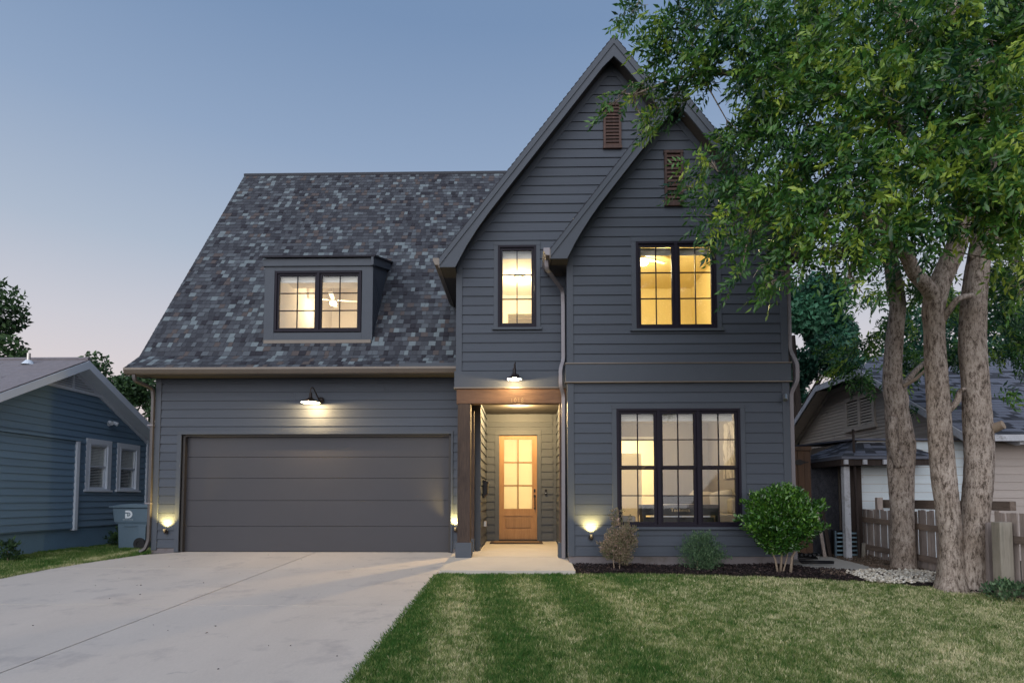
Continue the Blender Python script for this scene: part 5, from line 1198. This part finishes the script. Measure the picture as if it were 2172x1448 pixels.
# far trees
def far_tree(name, x, y, zc, rx, rz, label, matl, n=5000, size=.16, seed=0, trunk_h=None, grp=None):
    t = thing(name, (x, y, 0), label, 'tree', grp); r_ = random.Random(seed); bl = []
    for i in range(26):
        a = r_.uniform(0, 6.28); h = r_.uniform(-1, 1); q = math.sqrt(max(0, 1-h*h))*r_.uniform(.45, .95)
        bl.append((x+math.cos(a)*q*rx, y+math.sin(a)*q*rx, zc+h*rz*.85, rx*r_.uniform(.22, .42)))
    tot = sum(b_[3]**2 for b_ in bl); P, own = blob_points(bl, n/tot, .3, .3); bt = RG.normal(size=len(bl))*.2
    V, T, c = leaves(P, RG.normal(size=P.shape)+np.array([0, 0, -.5]), size*RG.uniform(.7, 1.3, len(P)), .55, np.clip(.45+bt[own]+RG.normal(size=len(P))*.18, 0, 1))
    tag(trimesh('crown', V, T, c, matl, t), kind='stuff')
    q = MB(); q.tube([(x, y, -.2), (x+.1, y, zc-rz*.5), (x, y, zc+rz*.3)], [rx*.09, rx*.07, rx*.03], 8)
    for k in range(5):
        a = k*1.3; q.tube([(x+.05, y, zc-rz*.5), (x+math.cos(a)*rx*.5, y+math.sin(a)*rx*.5, zc+rz*.2*math.sin(k))], [rx*.04, rx*.015], 6)
    q.build('trunk', M['darkwood'], t); return t
far_tree('broadleaf_tree', 9.9, 21.5, 5.9, 2.2, 3.9, 'dark dense tree rising just right of the dark house', M['leafback'], 26000, .20, 1)
far_tree('broadleaf_tree', 10.6, 24.5, 4.2, 2.1, 3.0, 'lower dark tree behind the peak of the old cottage', M['leafback'], 16000, .20, 7)
far_tree('broadleaf_tree', 17.5, 24, 6.0, 3.2, 3.2, 'dark tree standing behind the slate roof of the old cottage', M['leafback'], 12000, .22, 2)
far_tree('broadleaf_tree', -24.6, 25, 7.8, 2.9, 3.0, 'tall tree at the left edge beyond the blue roof', M['leafleft'], 10000, .26, 3)
far_tree('broadleaf_tree', -18.0, 24, 5.6, 1.35, 1.35, 'small tree peeking over the ridge of the blue house', M['leafleft'], 2600, .20, 4)
far_tree('broadleaf_tree', -14.9, 22, 4.0, 1.7, 1.75, 'green tree between the blue house and the garage', M['leafleft'], 7000, .18, 5)
far_tree('broadleaf_tree', -13.4, 21, 2.0, 1.5, 1.9, 'low bushy tree filling the gap behind the bin', M['leafleft'], 6000, .18, 6)

# bushes at the house
def bush(name, c, r, n, size, aspect, matl, label, stems, group=None, shell=.55, dirz=.3, lump=9, tb=.45, seed=1, droop=None):
    t = thing(name, (c[0], c[1], G(c[1])), label, 'bush'); r_ = random.Random(seed); bl = []
    for i in range(lump):
        a = r_.uniform(0, 6.28); h = r_.uniform(-.75, .95); q = math.sqrt(max(0, 1-h*h))*r_.uniform(.35, .72)
        bl.append((c[0]+math.cos(a)*q*r[0], c[1]+math.sin(a)*q*r[1], c[2]+h*r[2]*.62, r[0]*r_.uniform(.38, .55)))
    bl.append((c[0], c[1], c[2], min(r)*.7))
    for i in range(int(lump*1.6)):
        a = r_.uniform(0, 6.28); h = r_.uniform(-.5, 1); q = math.sqrt(max(0, 1-h*h)); d_ = Vector((math.cos(a)*q, math.sin(a)*q, h+.35)).normalized()
        for k_ in range(4):
            e_ = .74+.15*k_; bl.append((c[0]+d_.x*r[0]*e_, c[1]+d_.y*r[1]*e_, c[2]+d_.z*r[2]*e_, max(.03, r[0]*(.14-.02*k_))))
    tot = sum(b_[3]**2 for b_ in bl); P, own = blob_points(bl, n/tot, shell, .03); bt = RG.normal(size=len(bl))*.14
    D = norm(P-np.array([c[0], c[1], c[2]-.3]))*.8+RG.normal(size=P.shape)*.6+np.array([0, 0, dirz])
    V, T, k = leaves(P, D, size*RG.uniform(.65, 1.25, len(P)), aspect, np.clip(tb+bt[own]+RG.normal(size=len(P))*.22, 0, 1), fold=.35)
    tag(trimesh('foliage', V, T, k, matl, t), kind='stuff')
    for (p, q, m1, w) in stems:
        s_ = MB(); s_.tube([p, m1, q], [w, w*.8, w*.5], 8); s_.build('stem', M['stem'], t, smooth=True)
    return t
hb = (4.45, 9.75)
bush('round_bush', (4.24, 9.78, .72), (.60, .5, .50), 15000, .068, .48, M['holly'], 'glossy round green bush on several bare stems at the right corner of the house', [((4.14, 9.75, -.12), (3.95, 9.75, .5), (4.10, 9.74, .12), .02), ((4.19, 9.78, -.12), (4.16, 9.8, .6), (4.22, 9.77, .2), .022), ((4.33, 9.72, -.12), (4.55, 9.74, .5), (4.36, 9.72, .16), .026), ((4.21, 9.74, -.12), (4.36, 9.8, .5), (4.30, 9.77, .14), .014)], lump=16, shell=.5, seed=3)
bush('shrub', (1.58, 9.95, .32), (.29, .26, .50), 9000, .035, .40, M['abelia'], 'pinkish tan shrub in the mulch beside the glowing uplight', [((1.52, 9.95, -.1), (1.6, 9.95, .4), (1.5, 9.95, .1), .012), ((1.6, 9.95, -.1), (1.7, 9.95, .4), (1.62, 9.95, .1), .01)], lump=18, dirz=.9, seed=4, shell=.2)
bush('shrub', (2.98, 10.0, .16), (.40, .30, .34), 7000, .034, .36, M['smallg'], 'small fine-leaved green shrub under the triple window', [((2.9, 10, -.1), (2.95, 10, .25), (2.92, 10, .05), .01)], lump=14, dirz=.7, seed=5, shell=.2)
bush('weed_clump', (-9.45, 13.6, .12), (.22, .2, .26), 900, .06, .4, M['leafleft'], 'dark weedy clump against the blue foundation beside the bin', [((-9.45, 13.6, -.1), (-9.45, 13.6, .15), (-9.44, 13.6, .0), .008)], lump=6, seed=6)
bush('weed_clump', (-9.5, 10.75, .10), (.16, .16, .22), 500, .07, .35, M['leafleft'], 'weeds at the far left edge in front of the blue house', [((-9.5, 10.75, -.1), (-9.5, 10.75, .15), (-9.5, 10.75, .0), .008)], lump=6, seed=8)
bush('weed_clump', (6.25, 7.75, -.08), (.28, .2, .10), 420, .055, .5, M['smallg'], 'low leafy weeds at the foot of the pale fence post', [((6.25, 7.75, -.25), (6.25, 7.75, -.1), (6.25, 7.75, -.15), .006)], lump=6, seed=9)

# ------------------------------------------------------------------ lawn blades
def vnoise(x, y, s, seed):
    r = np.random.default_rng(seed).random((256, 256)); X, Y = x*s+50, y*s+50; xi, yi = np.floor(X).astype(int), np.floor(Y).astype(int); fx, fy = X-xi, Y-yi; fx = fx*fx*(3-2*fx); fy = fy*fy*(3-2*fy)
    g = lambda a, b_: r[a % 256, b_ % 256]
    return (g(xi, yi)*(1-fx)+g(xi+1, yi)*fx)*(1-fy)+(g(xi, yi+1)*(1-fx)+g(xi+1, yi+1)*fx)*fy
def inpoly(x, y, poly):
    c = np.zeros(len(x), bool); n = len(poly)
    for i in range(n):
        (x0, y0), (x1, y1) = poly[i], poly[(i+1) % n]
        k = ((y0 > y) != (y1 > y)) & (x < (x1-x0)*(y-y0)/(y1-y0+1e-12)+x0); c ^= k
    return c
def gvec(y): return -.05*(12-np.clip(y, 3, 12))
def grass(name, poly, n, tintfn, parent=None, hh=(.022, .05), lo=None):
    xs_, ys_ = [p[0] for p in poly], [p[1] for p in poly]; y0, y1 = min(ys_), max(ys_)
    u = RG.random(n); y = 1/(1/y0-u*(1/y0-1/y1)); x = RG.uniform(min(xs_), max(xs_), n)
    k = inpoly(x, y, poly)&(np.abs(x) < y*.90+.3); x, y = x[k], y[k]; n = len(x)
    clump = vnoise(x, y, 9, 77); cl2 = vnoise(x, y, 26, 78); h = RG.uniform(hh[0], hh[1], n)*(.7+.6*clump); a = RG.uniform(0, 6.28, n); w = (.0034+.0014*(y-3)/2)*RG.uniform(.6, 1.3, n); lean = RG.uniform(.1, .95, n)*h
    la = RG.uniform(0, 6.28, n); z = gvec(y)-.012
    B = np.stack([x, y, z], 1); s = np.stack([np.cos(a)*w, np.sin(a)*w, 0*w], 1); tip = B+np.stack([np.cos(la)*lean, np.sin(la)*lean, h], 1)
    V = np.stack([B-s, B+s, tip], 1).reshape(-1, 3); T = np.arange(3*n).reshape(-1, 3)
    ti = np.clip(tintfn(x, y)+RG.normal(size=n)*.24+.25*(cl2-.5), 0, 1)
    return tag(trimesh(name, V, T, np.repeat(ti, 3), M['grass']), kind='stuff')
def tr(x, y):
    dry = np.clip((x-.8)/3.0, 0, 1)*.34; n1 = vnoise(x, y, 1.1, 1); n2 = vnoise(x, y, 4.5, 2); n3 = vnoise(x, y, 14, 3)
    st = .5+.5*np.sin((x+.12*y)*6.28/1.05+1.2); stw = np.clip((2.6-x)/2.0, 0, 1)
    t_ = .24+dry*.9+.16*(n1-.5)+.24*(n2-.5)+.42*(n3-.5)+.40*stw*(st-.42)
    edge = np.clip((x+1.37)/.5, 0, 1); t_ = t_-.14*(1-edge)-.16*np.clip((y-8.6)/.8, 0, 1)*np.clip((3.5-x)/2, 0, 1)
    return t_
grass('lawn_grass', [(-1.40, 3.2), (8.6, 3.2), (8.6, 6.7), (7.2, 7.25), (6.45, 8.0), (5.95, 8.57), (5.3, 9.05), (3.95, 9.41), (2.5, 9.67), (.9, 9.70), (-1.40, 9.70)], 900000, tr)
grass('side_lawn_grass', [(-12.5, 8.2), (-8.2, 8.2), (-8.13, 9.1), (-8.08, 10.0), (-7.88, 10.8), (-7.60, 11.55), (-7.6, 14.5), (-9.85, 15.5), (-9.95, 10), (-12.5, 10)], 300000, lambda x, y: .12+.5*(vnoise(x, y, 3, 5)-.5)+.45*np.exp(-((x+8.05)/.18)**2), hh=(.03, .07))
# ragged lawn edge
ne = 2600; y = RG.uniform(3.2, 9.6, ne); x = -1.385+RG.normal(size=ne)*.02; B = np.stack([x, y, gvec(y)-.01], 1); d = np.stack([-RG.uniform(0, .05, ne), RG.normal(size=ne)*.03, RG.uniform(.02, .055, ne)], 1)
V, T, c = leaves(B, d, np.linalg.norm(d, axis=1), .14, np.clip(RG.normal(size=ne)*.15+.12, 0, 1)); tag(trimesh('edge_grass', V, T, c, M['grass']), kind='stuff')
# mulch chips, pebbles, river rocks
def chips(name, poly, n, smin, smax, flat, matl, zoff, fn=None, ymax=None, rad_=None, tb=.35, mound=.03):
    xs_, ys_ = [p[0] for p in poly], [p[1] for p in poly]; x = RG.uniform(min(xs_), max(xs_), n); y = RG.uniform(min(ys_), max(ys_), n); k = inpoly(x, y, poly)
    if fn is not None: k &= fn(x, y)
    x, y = x[k], y[k]; n = len(x); s = RG.uniform(smin, smax, n)[:, None]
    z = gvec(y)+zoff+RG.random(n)*mound+.05*vnoise(x, y, 3, 8)
    P = np.stack([x, y, z], 1); A = norm(RG.normal(size=(n, 3))*np.array([1, 1, .3])); r = norm(RG.normal(size=(n, 3))*np.array([.3, .3, 1])); Bv = norm(np.cross(A, r)); C_ = np.cross(A, Bv)
    fl = np.array(flat)
    o = np.array([[1, 0, 0], [-1, 0, 0], [0, 1, 0], [0, -1, 0], [0, 0, 1], [0, 0, -1]])*fl
    V = P[:, None, :]+s[:, None, :]*(o[None, :, 0:1]*A[:, None]+o[None, :, 1:2]*Bv[:, None]+o[None, :, 2:3]*C_[:, None])*RG.uniform(.75, 1.2, (n, 6, 1))
    F = np.array([[0, 2, 4], [2, 1, 4], [1, 3, 4], [3, 0, 4], [2, 0, 5], [1, 2, 5], [3, 1, 5], [0, 3, 5]]); T = (np.arange(n)[:, None, None]*6+F[None]).reshape(-1, 3)
    return tag(trimesh(name, V.reshape(-1, 3), T, np.repeat(np.clip(tb+RG.normal(size=n)*.25, 0, 1), 6), matl), kind='stuff')
stone = lambda x, y: (x > 5.15)&(y > 8.8-.0*x)&(((x-5.9)**2/.85+(y-9.25)**2/.35) < 1)
chips('bark_mulch', bed, 42000, .008, .026, (1.4, .6, .35), M['mulch'], 0, lambda x, y: ~stone(x, y))
chips('pea_gravel', [(4.75, 9.55), (5.3, 9.2), (7.0, 8.9), (6.6, 11.7), (5.9, 11.9), (5.9, 10.2), (5.5, 9.75), (4.9, 9.95)], 15000, .006, .014, (1, .8, .6), M['gravel'], .004)
chips('river_rocks', [(5.0, 8.7), (6.6, 8.7), (6.9, 10.2), (5.0, 9.9)], 2600, .016, .036, (1, .8, .55), M['rock'], .02, stone, tb=.6)
# scattered leaves on the drive
b = MB(); r6 = random.Random(2)
nl_ = 40; P = np.stack([RG.uniform(-7, -1.5, nl_), RG.uniform(5, 11.8, nl_), np.zeros(nl_)], 1); P[:, 2] = gvec(P[:, 1])+.018
V, T, c = leaves(P, RG.normal(size=(nl_, 3))*np.array([1, 1, .1]), RG.uniform(.015, .03, nl_), .5, RG.random(nl_)*.5); tag(trimesh('fallen_leaves', V, T, c, M['mulch']), kind='stuff')
